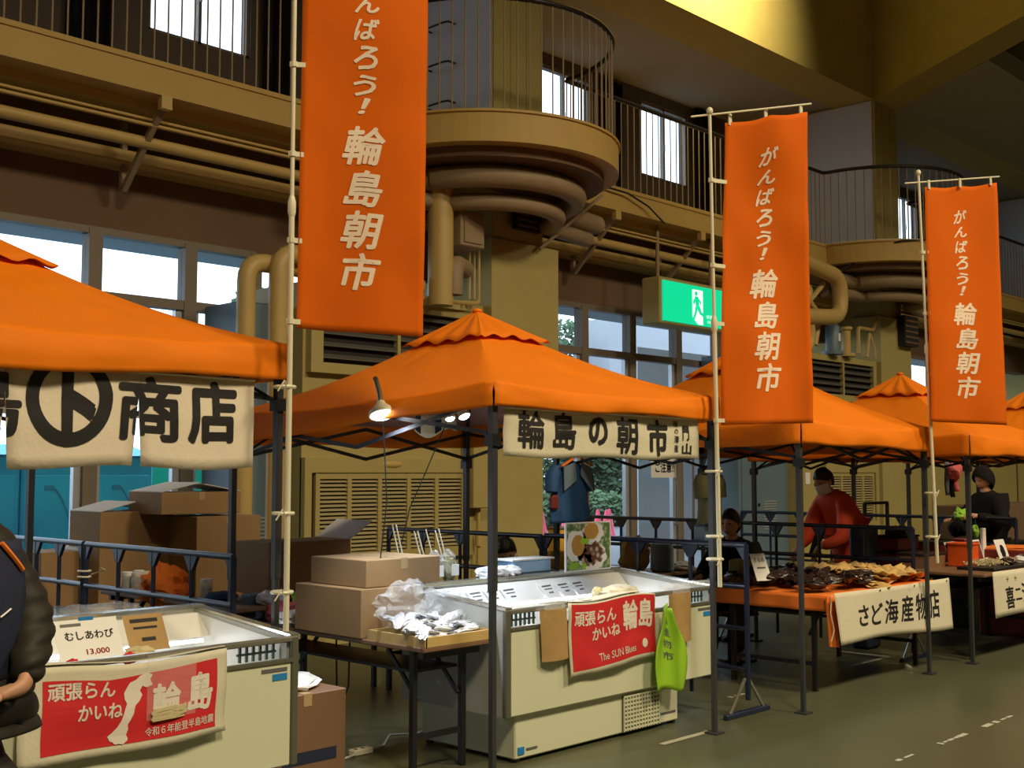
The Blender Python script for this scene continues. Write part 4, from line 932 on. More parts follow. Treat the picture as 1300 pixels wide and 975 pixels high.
# --- food photo board
t = thing('photo_board', 'upright board with a photo of shellfish dishes on the middle freezer', 'board', (6.39, 5.42, .93))
MB().bev(6.14, 6.635, 5.42, 5.432, .935, 1.275, .004).build('board', M['white'], t)
def bs(u, v): return V((6.155+.465*u, 5.42, 1.265-.32*v))
def blob(cu, cv, ru, rv, n=22, j=.08, sd=0): return ('#', [(min(1, max(0, cu+ru*math.cos(a*2*math.pi/n)*(1+j*math.sin(a*2.3+sd)))), min(1, max(0, cv+rv*math.sin(a*2*math.pi/n)*(1+j*math.cos(a*1.7+sd))))) for a in range(n)])
decal('photo_ground', bs, [('#', [(0, 0), (1, 0), (1, 1), (0, 1)])], M['photogreen'], t, 1, 1, .001)
decal('plate_photo', bs, [blob(.60, .20, .25, .24), blob(.22, .48, .26, .34), blob(.58, .72, .34, .30)], M['white'], t, 1, 1, .002)
decal('egg_photo', bs, [blob(.56, .17, .17, .18, j=.02), blob(.25, .47, .15, .23, j=.02)], M['shell'], t, 1, 1, .003)
decal('shellfish_photo', bs, [blob(.62, .66, .22, .24, j=.2, sd=2), blob(.45, .80, .12, .14, j=.2)], M['ware'], t, 1, 1, .0035)
decal('leaf_photo', bs, [blob(.40, .38, .10, .07, j=.4), blob(.15, .90, .12, .08, j=.4), blob(.38, .92, .06, .07, j=.4)], M['lime'], t, 1, 1, .004)
MB().bar((6.4, 5.44, 1.2), (6.4, 5.50, .945), .02, .01).build('prop_leg', M['white'], t)
# --- herb bags beside the boxes
for k in range(2):
    x = 5.05+.13*k
    t = thing('herb_bag', ('left', 'right')[k] + ' clear bag of dark green seaweed with sticks beside the top carton', 'bag', (x, 5.58, .94))
    crumple((x, 5.56, 1.03), (.065, .045, .10), k+3, M['plastic2'], 'film', '', '', parent=t)
    crumple((x, 5.56, 1.01), (.05, .035, .08), k+5, M['khaki'], 'seaweed', '', '', parent=t)
    MB().box(x-.02, x+.04, 5.51, 5.514, .97, 1.04).build('paper_label', M['white'], t)
for k, (x, z) in enumerate(((4.80, 1.30), (4.83, 1.30), (4.98, 1.25), (5.01, 1.25), (5.08, 1.26), (5.16, 1.25), (5.19, 1.26))):
    tag(MB().cyl((x+.06, 5.62, .95), (x-.01, 5.66, z), .0045, 5).build('bamboo_skewer', M['plasticwhite'], None), 'pale bamboo skewer behind the top carton, ' + ('left of the first pair', 'right of the first pair', 'left of the second pair', 'right of the second pair', 'the single one', 'left of the last pair', 'right of the last pair')[k], 'skewer', 'bamboo skewers behind the cartons')
# ================================================================== FENCES between the stalls (navy tube panels)
def fence_panel(x, y0, y1, label, n=4, top=1.13, feet=(True, False)):
    t = thing('barrier_fence', label, 'fence', (x, (y0+y1)/2, 0), 'navy steel barrier fences between stalls')
    for z in (top, top-.28): MB().tube([(x, y0, z), (x, y1, z)], .019, 10).build('rail', M['navy'], t, smooth=True)
    for z in (top-.56, top-.83): MB().tube([(x, y0, z), (x, y1, z)], .015, 8).build('rail', M['navy'], t, smooth=True)
    for k in range(n+1):
        y = y0 + (y1-y0)*k/n; e = k in (0, n)
        MB().tube([(x, y, .10), (x, y, top)], .019 if e else .015, 8).build('upright', M['navy'], t, smooth=True)
        for s in (-1, 1):
            if (k == 0 and s == -1) or (k == n and s == 1): continue
            g = MB()
            g.prism([(x-.012, y, top-.015), (x-.012, y+s*.075, top-.015), (x-.012, y+s*.02, top-.10), (x-.012, y, top-.10)], (.024, 0, 0))
            g.build('gusset', M['navy'], t)
    for yy in (y0+.01, y1-.01):
        MB().bev(x-.26, x+.26, yy-.02, yy+.02, 0, .035, .006).build('foot_bar', M['navy'], t)
        for s in (-1, 1): MB().cyl((x+s*.20, yy, .03), (x+s*.02, yy, .24), .012, 8).build('foot_strut', M['chrome'], t, smooth=True)
    return t
fence_panel(3.86, 5.98, 7.80, 'navy barrier fence running back from the lower left freezer, nearest panel')
fence_panel(3.86, 7.84, 9.3, 'navy barrier fence at far left between the dark jacket and the cartons')
fence_panel(6.90, 4.46, 6.30, 'navy barrier fence behind the middle freezer, the panel with chrome feet')
fence_panel(6.90, 6.34, 8.20, 'navy barrier fence in front of the yellow louvres behind the middle tent', top=1.12)
fence_panel(9.95, 4.72, 6.55, 'navy barrier fence behind the dried squid table, nearest panel')
fence_panel(9.95, 6.60, 8.45, 'navy barrier fence by the glass doors under the cream banner', top=1.14)
fence_panel(12.75, 4.9, 6.6, 'navy barrier fence beside the woman in black')
fence_panel(12.75, 6.65, 8.3, 'navy barrier fence before the right hand louvres')
tag(MB().lathe((3.86, 7.82, .90), [(.045, 0), (.048, .006), (.045, .012)], 10).lathe((3.86, 7.82, .94), [(.045, 0), (.048, .006), (.045, .012)], 10).tube([(3.90, 7.80, .92), (3.97, 7.74, .95), (3.93, 7.72, .97)], .004, 5).build('white_string', M['plasticwhite'], None), 'white string tied round the joined fence posts near the cartons', 'string')
# ================================================================== CARTONS AND TABLES
def carton(c, sx, sy, sz, label, flaps=(0, 0), rz=0.0, m='card', seam=True, left=None, group='cardboard cartons'):
    t = thing('cardboard_carton', label, 'box', c, group); cx, cy, z = c
    R = Matrix.Rotation(rz, 3, 'Z')
    def put(mb, nm, mm, p=None):
        mb.v = [V(c) + R @ (v - V(c)) for v in mb.v]; return mb.build(nm, M[mm], p or t)
    put(MB().bev(cx-sx/2, cx+sx/2, cy-sy/2, cy+sy/2, z, z+sz, .004), 'carton_body', m)
    if seam: put(MB().box(cx-.025, cx+.025, cy-sy/2-.0015, cy+sy/2+.0015, z+sz-.06, z+sz+.0015), 'tape', 'tape')
    for s, a in zip((-1, 1), flaps):
        if a:
            L = sx*(.48 if a > 90 else .33); q = math.radians(a)
            put(MB().prism([(cx+s*sx/2, cy-sy/2, z+sz), (cx+s*(sx/2+L*math.cos(q)), cy-sy/2, z+sz+L*math.sin(q)), (cx+s*(sx/2+L*math.cos(q)), cy-sy/2, z+sz+L*math.sin(q)+.006), (cx+s*sx/2, cy-sy/2, z+sz+.006)], (0, sy, 0)), 'flap', 'cardtop')  # flap tone is cardboard with the pale window light painted in
    return t
def ftable(x0, x1, y0, y1, h, label, top='wood', along='y'):
    t = thing('folding_table', label, 'table', ((x0+x1)/2, (y0+y1)/2, 0), 'folding tables of the stalls')
    MB().bev(x0, x1, y0, y1, h-.028, h, .006).build('table_top', M[top], t)
    MB().box(x0+.04, x1-.04, y0+.05, y0+.08, h-.07, h-.028).box(x0+.04, x1-.04, y1-.08, y1-.05, h-.07, h-.028).build('apron', M['black'], t)
    for xx in (x0+.07, x1-.07):
        for yy in (y0+.16, y1-.16): MB().bar((xx, yy, 0), (xx, yy, h-.03), .032, .032, (1, 0, 0)).build('leg', M['black'], t)
    if along == 'y':
        for yy, s in ((y0+.16, 1), (y1-.16, -1)): MB().bar((x0+.07, yy, .20), (x1-.07, yy, .20), .02, .03).bar((x0+.10, yy, h-.30), (x0+.10, yy+s*.25, h-.05), .015, .02).bar((x1-.10, yy, h-.30), (x1-.10, yy+s*.25, h-.05), .015, .02).build('brace', M['black'], t)
    else:
        for xx, s in ((x0+.07, 1), (x1-.07, -1)): MB().bar((xx, y0+.16, .20), (xx, y1-.16, .20), .02, .03).bar((xx, y0+.2, h-.30), (xx+s*.25, y0+.2, h-.05), .015, .02).build('brace', M['black'], t)
    MB().box(x0+.09, x1-.09, y0+.18, y1-.18, h-.16, h-.145).build('under_shelf', M['black'], t)
    return t
ftable(4.20, 4.70, 4.70, 6.50, .70, 'brown topped folding table between the two freezers carrying cartons and a tray')
t = thing('wooden_tray', 'pale wooden tray of silvery packs at the front end of the brown table', 'tray', (4.48, 4.95, .70))
MB().box(4.215, 4.72, 4.705, 5.18, .70, .71).build('tray_base', M['traywood'], t)
for a in ((4.215, 4.72, 4.70, 4.715, .70, .752), (4.215, 4.72, 5.165, 5.18, .70, .752), (4.21, 4.225, 4.70, 5.18, .70, .752), (4.71, 4.725, 4.70, 5.18, .70, .752)): MB().box(*a).build('tray_side', M['traywood'], t)
rn = random.Random(21); pf = None
for k in range(38):
    p = V((4.27+.40*rn.random(), 4.75+.36*(k/38)+.02*rn.random(), .73+.012*(k % 3)+.05*(k/38)))
    if k % 2 == 0 or pf is None: o = crumple((0, 0, 0), (.12, .030, .014), k, M['fish' if k % 3 else 'ice'], 'dried_fish_pack', 'silvery dried fish in clear film on the wooden tray', 'package', 'dried fish packs on the wooden tray', 12, 7, .5); pf = o
    else: o = pf.copy(); COL.objects.link(o)
    o.location = p; o.rotation_euler = (rn.uniform(-.15, .3), rn.uniform(-.25, .25), .5+rn.uniform(-.4, .4)); o['_o'] = tuple(p)
crumple((4.45, 5.14, .86), (.20, .12, .13), 3, M['plastic'], 'plastic_bag', 'large crumpled clear plastic bag behind the dried fish packs', 'bag', None, 24, 16, .55)
crumple((4.66, 5.05, .84), (.16, .12, .11), 7, M['plastic2'], 'plastic_bag', 'smaller clear plastic bag leaning on the end of the middle freezer', 'bag', None, 22, 14, .5)
MB().prism([(4.55, 5.28, .90), (4.80, 5.28, .985), (4.80, 5.60, .985), (4.55, 5.60, .90)], (0, 0, .006)).build('paper_sheet', M['white'], None); tag(bpy.data.objects['paper_sheet'], 'white paper sheet sloping from the cartons to the middle freezer', 'paper')
carton((4.42, 5.52, .70), .46, .62, .27, 'large cardboard carton standing on the brown table, lower of two')
carton((4.53, 5.50, .972), .56, .52, .155, 'long flat cardboard carton on top of the larger one on the brown table', m='card')
t = thing('white_towel_roll', 'x', 'cloth', (4.45, 6.3, .7)); bpy.data.objects.remove(t)
crumple((4.62, 6.28, .78), (.12, .10, .085), 5, M['green2'], 'green_cushion', 'lime green cloth bundle on the brown table behind the cartons', 'bundle')
crumple((4.38, 6.20, .76), (.13, .09, .06), 6, M['pink'], 'pink_bundle', 'dull pink bundle on the brown table left of the cartons', 'bundle')
crumple((4.28, 5.98, .74), (.12, .10, .05), 8, M['ice'], 'wrapped_pack', 'grey wrapped pack at the left edge of the brown table', 'package')
tag(MB().bev(4.22, 4.34, 6.34, 6.46, .70, .86, .01).build('grey_tub', M['greycloth'], None), 'small grey tub on the brown table behind the freezer corner', 'tub')
ftable(4.25, 5.9, 6.75, 7.25, .74, 'folding table under the orange cloth behind the fence', along='x')
def drape(x0, x1, y0, y1, z, drop, m, name, label, cat='cloth', seed=0, amp=.02, sides=(1, 1, 1, 1)):
    def f(u, v):
        x = x0 - sides[0]*.004 + (x1-x0)*u; y = y0 + (y1-y0)*v
        return V((x, y, z + .004 + amp*abs(nz((x*4, y*4, seed)))))
    m_ = MB().grid(f, 20, 10)
    def sd(a, b, n_):
        a, b = V(a), V(b); nr = V(((b-a).y, -(b-a).x, 0)).normalized()
        def g(u, v):
            p = a.lerp(b, u); p.z = z + .004 - drop*v; return p + nr*(.006 + .014*v*(1+math.sin(u*20+seed)))
        m_.grid(g, 24, 5)
    if sides[0]: sd((x0, y1, 0), (x0, y0, 0), 0)
    if sides[1]: sd((x0, y0, 0), (x1, y0, 0), 0)
    if sides[2]: sd((x1, y0, 0), (x1, y1, 0), 0)
    return tag(m_.build(name, M[m], None, smooth=True, thick=.002), label, cat)
drape(4.23, 5.92, 6.73, 7.27, .74, .10, 'cork', 'orange_cloth', 'crumpled orange cloth over the table behind the fence at left', 'cloth', 3, .10)
crumple((4.10, 7.15, .86), (.17, .14, .14), 12, M['cork'], 'orange_bundle', 'peaked heap of orange cloth left of the white door frame', 'cloth', None, 18, 12, .4)
ftable(4.02, 4.24, 6.2, 7.9, .80, 'narrow dark table behind the left fence holding the glass jars')
def jar(x, y, z, label):
    t = thing('glass_jar', label, 'jar', (x, y, z), 'glass jars behind the left freezer')
    MB().lathe((x, y, z), [(.038, 0), (.040, .02), (.040, .10), (.034, .115)], 14).build('jar_body', M['jar'], t, smooth=True)
    MB().lathe((x, y, z+.003), [(.034, 0), (.034, .09)], 12).build('contents', M['ware'], t, smooth=True)
    MB().lathe((x, y, z+.113), [(.036, 0), (.037, .004), (.037, .026), (.033, .028)], 14).build('lid', M['white'], t, smooth=True)
for k, (x, y) in enumerate(((4.06, 7.60), (4.08, 7.50), (4.16, 7.55), (4.12, 7.10), (4.14, 6.72), (4.18, 7.66))):
    jar(x, y, .80, ('leftmost glass jar of the group by the fence post', 'second glass jar from the left by the fence post', 'third glass jar beside the fence post', 'glass jar just right of the fence upright', 'glass jar before the orange heap', 'rear glass jar of the group by the fence post')[k])
crumple((4.3, 6.45, .80), (.16, .10, .05), 15, M['plastic'], 'film_heap', 'clear film heap behind the end post of the left fence', 'package')
crumple((4.16, 6.58, .83), (.12, .07, .04), 16, M['bluecloth'], 'blue_pack', 'blue pack seen right of the left fence end post', 'package')
crumple((4.34, 6.30, .83), (.10, .07, .05), 17, M['ice'], 'white_pack', 'pale crumpled pack right of the left fence end post', 'package')
tag(MB().bev(4.18, 4.40, 6.52, 6.66, .70, .78, .01).build('shallow_bin', M['redbox'], None), 'shallow brown bin right of the left fence end post', 'tub')
# cartons by the window
BZ = .0
carton((4.62, 8.75, .62), .62, .50, .70, 'tall cardboard carton with raised pale flaps, left one of the window stack', (166, 172), m='card', seam=False)
carton((5.18, 8.35, .62), .58, .52, .66, 'tall cardboard carton at the right of the window stack')
carton((4.98, 8.42, 1.30), .70, .50, .17, 'flat cardboard carton lying open on top of the window stack', (168, 170), m='card')
carton((4.55, 8.55, .20), .8, .6, .41, 'low cardboard carton at the bottom of the window stack')
carton((5.30, 8.40, .20), .7, .6, .41, 'low cardboard carton at the bottom right of the window stack')
carton((4.12, 8.95, .60), .30, .42, .42, 'small open carton behind the far left fence rails', (0, 25), m='card', seam=False)
carton((5.05, 7.05, .78), .70, .42, .36, 'open cardboard carton with a lifted flap on the orange cloth', (0, 32), m='card', seam=False)
carton((3.60, 5.13, 0), .48, .48, .52, 'dark brown carton on the floor right of the lower left freezer', m='wood')
crumple((3.60, 5.13, .55), (.20, .20, .04), 22, M['ice'], 'plastic_cover', 'grey plastic sheet crumpled on the floor carton', 'cover')
tag(MB().box(3.45, 3.78, 4.888, 4.890, .18, .24).build('blue_stripe', M['navycloth'], None), 'dark blue printed band on the floor carton', 'label')
# chrome folding chair behind the brown table
t = thing('folding_chair', 'chrome framed folding chair folded beside the brown table', 'chair', (4.05, 5.75, 0))
for dy in (0, .38):
    MB().tube([(4.10, 5.55+dy, 0), (3.98, 5.55+dy, .45), (3.90, 5.55+dy, .72)], .011, 8).build('frame_tube', M['chrome'], t, smooth=True)
    MB().tube([(3.82, 5.55+dy, 0), (4.10, 5.55+dy, .43)], .011, 8).build('leg', M['chrome'], t, smooth=True)
MB().bev(3.84, 4.14, 5.54, 5.94, .43, .46, .01).build('seat', M['darkcloth'], t); MB().bev(3.885, 3.91, 5.54, 5.94, .56, .72, .01).build('backrest', M['darkcloth'], t)
# ================================================================== SQUID TABLE (third stall)
ftable(7.92, 9.72, 4.42, 5.45, .71, 'long folding table of dried seafood draped in orange under the third tent', along='x')
drape(7.90, 9.74, 4.40, 5.46, .71, .11, 'cork', 'orange_tablecloth', 'orange cloth over the dried seafood table', 'tablecloth', 5, .004)
t = tag(MB().prism([(7.86, 4.40, .715), (7.86, 4.375, .36), (7.99, 4.375, .34), (7.99, 4.40, .715)], (0, .012, 0)).build('orange_cloth_corner', M['cork'], None), 'orange cloth corner hanging left of the squid table banner', 'cloth')
def bansurf(x0, x1, zt0, zt1, zb0, zb1, y, seed):
    def s(u, v):
        return V((x0+(x1-x0)*u + .03*v*(1-u), y - .010 - .016*math.sin(u*8+seed)*v - .02*v, zt0+(zt1-zt0)*u + ((zb0+(zb1-zb0)*u)-(zt0+(zt1-zt0)*u))*v - .02*math.sin(math.pi*u)*(1-v)*.3 + .015*v*math.sin(u*5)))
    return s
t = thing('table_banner', 'white cloth banner with black brush characters hung on the dried squid table', 'banner', (8.75, 4.38, .33))
bs1 = bansurf(7.86, 9.80, .745, .735, .37, .33, 4.35, 1)
MB().grid(bs1, 40, 10).build('cloth', M['linen'], t, smooth=True, thick=.002)
decal('lettering', bs1, [('さ', .165, .30, .25, .72, .02, .1), ('ど', .27, .30, .375, .74, .02, .1), ('海', .39, .26, .51, .76, .02, .1), ('産', .53, .22, .64, .76, .02, .1), ('物', .66, .22, .76, .74, .02, .1), ('店', .78, .18, .88, .74, .02, .1)], M['ink'], t, 20, 8, .004)
for u in (.36, .66, .97): MB().lathe(bs1(u, .05)+V((0, -.004, 0)), [(.008, 0), (.008, .004)], 8, (0, -1, 0)).build('pin', M['ink'], t)
MB().tube([(7.88, 4.37, .73), (7.84, 4.36, .60), (7.87, 4.35, .48), (7.845, 4.36, .40)], .004, 5).tube([(9.80, 4.37, .72), (9.83, 4.36, .60), (9.845, 4.36, .50), (9.83, 4.36, .42)], .004, 5).build('tie_string', M['plasticwhite'], t)
rn = random.Random(31); proto = []
for k in range(3):
    def fan(u, v, k=k):
        w = .035+.055*math.sin(math.pi*min(1, v*.9+.08)); fr = (.012*math.sin(u*18+k) if v > .85 else 0)
        return V(((u-.5)*2*w*(1 if v < .8 else 1.5-.6*v), -.17+.34*v+fr, .010*math.sin(u*6+v*5+k)+.012*(1-abs(u-.5)*2)))
    proto.append(MB().grid(fan, 10, 12))
pk_ = []
for k in range(84):
    fx, fy = rn.random(), rn.random()
    p = V((8.78+.86*fx, 4.48+.78*fy, .735+.11*rn.random()*math.sin(math.pi*fy)**.5*(1-.4*fx)))
    if k < 3: o = proto[k].build('dried_squid', M['tan'], None, smooth=True, thick=.004); tag(o, 'flat tan dried squid in the heap on the orange covered table', 'squid', 'dried squid heaped on the table'); pk_.append(o)
    else: o = pk_[k % 3].copy(); COL.objects.link(o)
    o.location = p; o.rotation_euler = (rn.uniform(-.25, .25), rn.uniform(-.2, .2), -1.2+rn.uniform(-.6, .6)); o['_o'] = tuple(p)
pk_ = []
for k in range(44):
    p = V((7.98+.84*rn.random(), 4.50+.84*rn.random(), .74+.07*rn.random()))
    if k < 3: o = crumple((0, 0, 0), (.13, .055, .028), 40+k, M['kelp'], 'kelp_pack', 'dark glossy pack of dried kelp on the orange covered table', 'package', 'dark kelp packs on the orange covered table', 14, 8, .5); pk_.append(o)
    else: o = pk_[k % 3].copy(); COL.objects.link(o)
    o.location = p; o.rotation_euler = (rn.uniform(-.3, .3), rn.uniform(-.3, .3), rn.uniform(-1.2, 1.2)); o['_o'] = tuple(p)
card(7.86, 4.92, .80, .14, .22, [('するめ', .14, .14, .86, .32, .01), ('#', [(.25, .50), (.8, .50), (.8, .56), (.25, .56)])], 'tall white price card leaning among the dark kelp packs', tilt=25, rz=-.35)
carton((8.42, 5.30, .72), .26, .18, .10, 'small buff carton behind the dark kelp packs')
tag(MB().bev(8.05, 8.22, 5.25, 5.38, .72, .93, .02).build('khaki_bag', M['khaki'], None), 'olive bag behind the white price card on the squid table', 'bag')
for k in range(4):
    x = 8.25+.18*k; t = thing('wooden_stool', 'black legged stool under the dried squid table, %s' % ('leftmost', 'second', 'third', 'rightmost')[k], 'stool', (x+.2, 5.9, 0), 'stools behind the squid table')
    MB().bev(x+.1, x+.42, 5.75, 6.05, .42, .45, .01).build('seat', M['redbox'], t)
    for a, b in ((.12, 5.77), (.40, 5.77), (.12, 6.03), (.40, 6.03)): MB().bar((x+a, b, 0), (x+a, b, .42), .024, .024, (1, 0, 0)).build('leg', M['black'], t)
    break
# seafood goods behind (inner table of the third stall)
ftable(8.0, 9.6, 6.55, 7.05, .70, 'folding table behind the fence of the third stall', along='x')
crumple((8.35, 6.55, .88), (.16, .12, .17), 51, M['kraft'], 'brown_paper_bag', 'crumpled brown and white bag behind the seated woman', 'bag', None, 16, 12, .35)
tag(MB().lathe((8.95, 6.7, .70), [(.09, 0), (.11, .02), (.11, .22), (.10, .26)], 16).build('steel_pot', M['greycloth'], None, smooth=True), 'blue grey pot left of the third tent leg', 'pot')
crumple((9.2, 6.65, .74), (.12, .09, .05), 52, M['ice'], 'pale_parcel', 'pale wrapped parcel beside the blue grey pot', 'package')
# ================================================================== FOURTH STALL
t = thing('table_banner', 'cloth banner with black brush characters at the right edge of the picture', 'banner', (11.2, 4.18, .37))
bs2 = bansurf(10.27, 12.2, .765, .765, .365, .36, 4.17, 5)
MB().grid(bs2, 34, 8).build('cloth', M['linen'], t, smooth=True, thick=.002)
decal('lettering', bs2, [('喜', .12, .36, .21, .86, .02), ('二', .225, .44, .29, .70, .02), ('海', .30, .32, .42, .80, .02), ('産', .45, .32, .56, .80, .02), ('十', .14, .14, .17, .26, .01), ('十', .23, .14, .26, .26, .01)], M['ink'], t, 18, 6, .004)
ftable(10.2, 11.98, 4.20, 5.05, .745, 'long folding table at the right edge behind the cloth banner', along='x')
ftable(10.5, 12.2, 5.25, 5.75, .70, 'folding table stacked with maroon boxes under the fourth tent', along='x')
def obox(x, y, z, sx, sy, sz, name, m, label, lidm=None, group=None):
    t = thing(name, label, 'box', (x, y, z), group)
    MB().bev(x-sx/2, x+sx/2, y-sy/2, y+sy/2, z, z+sz, .008).build('box_body', M[m], t)
    MB().bev(x-sx/2-.008, x+sx/2+.008, y-sy/2-.008, y+sy/2+.008, z+sz, z+sz+.02, .004).build('lid', M[lidm or m], t); return t
obox(11.15, 5.5, .70, .50, .30, .13, 'maroon_box', 'redbox', 'maroon box left of the third flag pole, lower of the stack', 'black')
obox(11.2, 5.5, .86, .46, .28, .12, 'maroon_box', 'redbox', 'maroon box left of the third flag pole, upper of the stack', 'darkcloth')
obox(10.62, 4.95, .66, .40, .26, .20, 'brown_crate', 'wood', 'brown crate with a reddish front under the maroon boxes', 'black')
obox(10.98, 4.72, .745, .20, .22, .20, 'orange_crate', 'ocarton', 'bright orange crate beside the third tent leg')
obox(11.95, 5.45, .72, .40, .30, .17, 'maroon_box', 'redbox', 'maroon box behind the right hand table beside the woman in black', 'black')
t = drape(12.02, 12.6, 4.35, 5.0, .86, .10, 'cork', 'orange_cover', 'orange cover over the goods at the right edge', 'cloth', 8, .03)
tag(MB().bev(11.98, 12.62, 4.4, 5.0, 0, .85, .01).build('goods_stack', M['redbox'], None), 'dark maroon crate stack under the orange cover at the right edge', 'crate')
t = thing('serving_tray', 'dark tray of pale shredded seafood under the fourth tent', 'tray', (10.95, 4.42, .745))
MB().bev(10.55, 11.35, 4.25, 4.60, .745, .775, .008).build('tray_body', M['black'], t)
rn = random.Random(3); m = MB()
for k in range(120):
    x = 10.6+.7*rn.random(); y = 4.3+.25*rn.random(); z = .78+.035*rn.random(); a = rn.random()*3; m.tube([(x, y, z), (x+.04*math.cos(a), y+.04*math.sin(a), z+.012), (x+.07*math.cos(a+.4), y+.07*math.sin(a+.4), z)], .004, 4)
o = m.build('shredded_seafood', M['ltan'], t); o['kind'] = 'stuff'
for k, (x, y, a, l, mm) in enumerate(((11.02, 4.80, 20, 'dark framed card left of the fourth tent leg', 'darkcloth'), (11.42, 4.75, 15, 'maroon pictured card behind the fourth tent leg', 'redbox'), (11.72, 4.62, 18, 'white card with a dark picture right of the fourth tent leg', 'white'))):
    t = thing('display_card', l, 'card', (x, y, .78), 'upright cards on the right hand table')
    q = math.radians(a)
    def s(u, v, x=x, y=y, q=q): b = (1-v)*.20; return V((x+(u-.5)*.24, y+b*math.sin(q), .775+b*math.cos(q)))
    MB().grid(s, 1, 1).build('card_sheet', M['white'], t, thick=.004)
    decal('picture', s, [('#', [(.06, .08), (.94, .08), (.94, .94), (.06, .94)]) if mm != 'white' else blob(.52, .62, .22, .36)], M[mm if mm != 'white' else 'darkcloth'], t, 1, 1, .004)
for k in range(10):
    crumple((11.1+.11*k, 4.36+.03*(k % 3), .80), (.08, .07, .035), 60+k, M[('kelp', 'plastic', 'redbox', 'ice')[k % 4]], 'seafood_pack', 'small seafood pack on the right hand table', 'package', 'packs on the right hand table')
for k in range(5):
    t = thing('sauce_bottle', 'x', 'bottle', (11.0+.09*k, 5.48, 1.0), 'small dark bottles on the maroon boxes'); t['label'] = 'small dark bottle standing in the row on the maroon boxes'
    MB().lathe((11.0+.09*k, 5.48, 1.0), [(.026, 0), (.028, .01), (.028, .045), (.012, .065), (.012, .08)], 10).build('bottle_body', M['kelp'], t, smooth=True)
    MB().lathe((11.0+.09*k, 5.48, 1.08), [(.014, 0), (.014, .015)], 8).build('cap', M['redbox'], t)
obox(12.05, 5.2, .89, .12, .12, .03, 'pink_pack', 'pink', 'pink and white pack standing before the woman in black')
t = thing('white_stand', 'white post of a scale standing before the woman in black', 'scale', (12.0, 4.95, .75))
MB().bev(11.96, 12.04, 4.93, 4.96, .75, 1.06, .005).build('post', M['white'], t); MB().bev(11.92, 12.1, 4.88, 5.05, .745, .765, .005).build('base', M['white'], t)
t = thing('black_handcart', 'black metal frame standing behind the maroon boxes', 'cart', (11.7, 5.95, 0))
for x in (11.45, 11.95): MB().bar((x, 5.95, 0), (x, 5.95, 1.30), .03, .03, (1, 0, 0)).build('upright', M['black'], t)
MB().bar((11.45, 5.95, 1.30), (11.95, 5.95, 1.30), .03, .03).build('handle', M['black'], t); MB().bev(11.45, 11.95, 5.85, 6.05, .08, .11, .005).build('plate', M['black'], t)
tag(MB().bev(10.15, 10.38, 5.25, 5.45, 0, 1.12, .03).build('dark_bin', M['navycloth'], None), 'tall dark bin beside the fence left of the maroon boxes', 'bin')
crumple((12.5, 5.42, 1.02), (.11, .10, .09), 71, M['darkcloth'], 'black_bag', 'round black bowl shaped bag under the green cloth', 'bag', None, 14, 10, .15)
obox(12.48, 5.42, .0, .42, .4, .90, 'stacked_crate', 'black', 'black crate stack supporting the round black bag', 'black')
crumple((12.62, 5.44, 1.17), (.14, .05, .06), 72, M['green2'], 'green_glove', 'lime green cloth held by the woman in black', 'cloth', None, 14, 10, .5)
crumple((12.66, 5.30, .99), (.05, .04, .07), 73, M['green2'], 'green_cloth', 'lime green cloth scrap below the round black bag', 'cloth', None, 12, 8, .5)
# far brown counter behind the woman
tag(MB().bev(16.5, 19.5, 7.0, 7.5, .0, 1.15, .01).build('brown_counter', M['brown'], None), 'brown counter far behind the woman in black', 'counter')
tag(MB().bev(14.1, 15.3, 5.6, 6.0, .70, .78, .01).build('fish_crate', M['black'], None), 'dark flat crate at the right edge beyond the woman in black', 'crate')
ftable(13.6, 15.2, 5.0, 5.5, .70, 'folding table of the farthest stall at the right edge', along='x')
for k in range(8): crumple((13.7+.16*k, 5.15+.05*(k % 3), .75), (.09, .07, .045), 80+k, M[('meat', 'kelp', 'ltan', 'ice')[k % 4]], 'seafood_pack', 'seafood pack on the farthest stall table at the right edge', 'package', 'packs on the farthest stall table')

# ================================================================== HANGING GARMENTS AND LAMPS
def garment(c, w, h, parts, label, name, cat, hook, seed=0, depth=.07, sl=.30, slm=None, rz=0):
    """coat on a hanger: shell swept from shoulders to hem, two sleeves, collar"""
    t = thing(name, label, cat, c); cx, cy, cz = c; m = parts
    def ring_(v, a):
        ww = w/2*(.35 + .65*min(1, (v*7)**.5)) if v < .14 else w/2*(1+.06*v+.03*math.sin(v*8+seed))
        fold = 1 + .07*math.sin(a*6+seed)*v + .1*nz((math.cos(a)*2, v*4, seed))
        x = math.cos(a)*ww*fold; y = math.sin(a)*depth*fold
        return V((cx + x*math.cos(rz) - y*math.sin(rz), cy + x*math.sin(rz) + y*math.cos(rz), cz - h*v))
    MB().grid(lambda u, v: ring_(v, u*2*math.pi), 32, 18).build('coat_body', M[m], t, smooth=True, thick=.004)
    for s in (-1, 1):
        P = [(cx+s*w*.38*math.cos(rz), cy+s*w*.38*math.sin(rz), cz-.04), (cx+s*(w*.50)*math.cos(rz), cy+s*w*.5*math.sin(rz), cz-h*.22), (cx+s*w*.54*math.cos(rz), cy-.01+s*w*.5*math.sin(rz), cz-h*.22-sl)]
        MB().tube(P, [.055, .06, .052], 12).build('sleeve', M[slm or m], t, smooth=True)
    MB().tube([(cx-w*.35, cy, cz-.05), (cx, cy, cz+.03), (cx+w*.35, cy, cz-.05)], .008, 6).tube([(cx, cy, cz+.02), (cx, cy, hook)], .003, 5).build('hanger', M['black'], t)
    MB().ell((cx, cy-.01, cz-.01), (.075, .06, .035), 12, 8).build('collar', M[m], t, smooth=True)
    return t
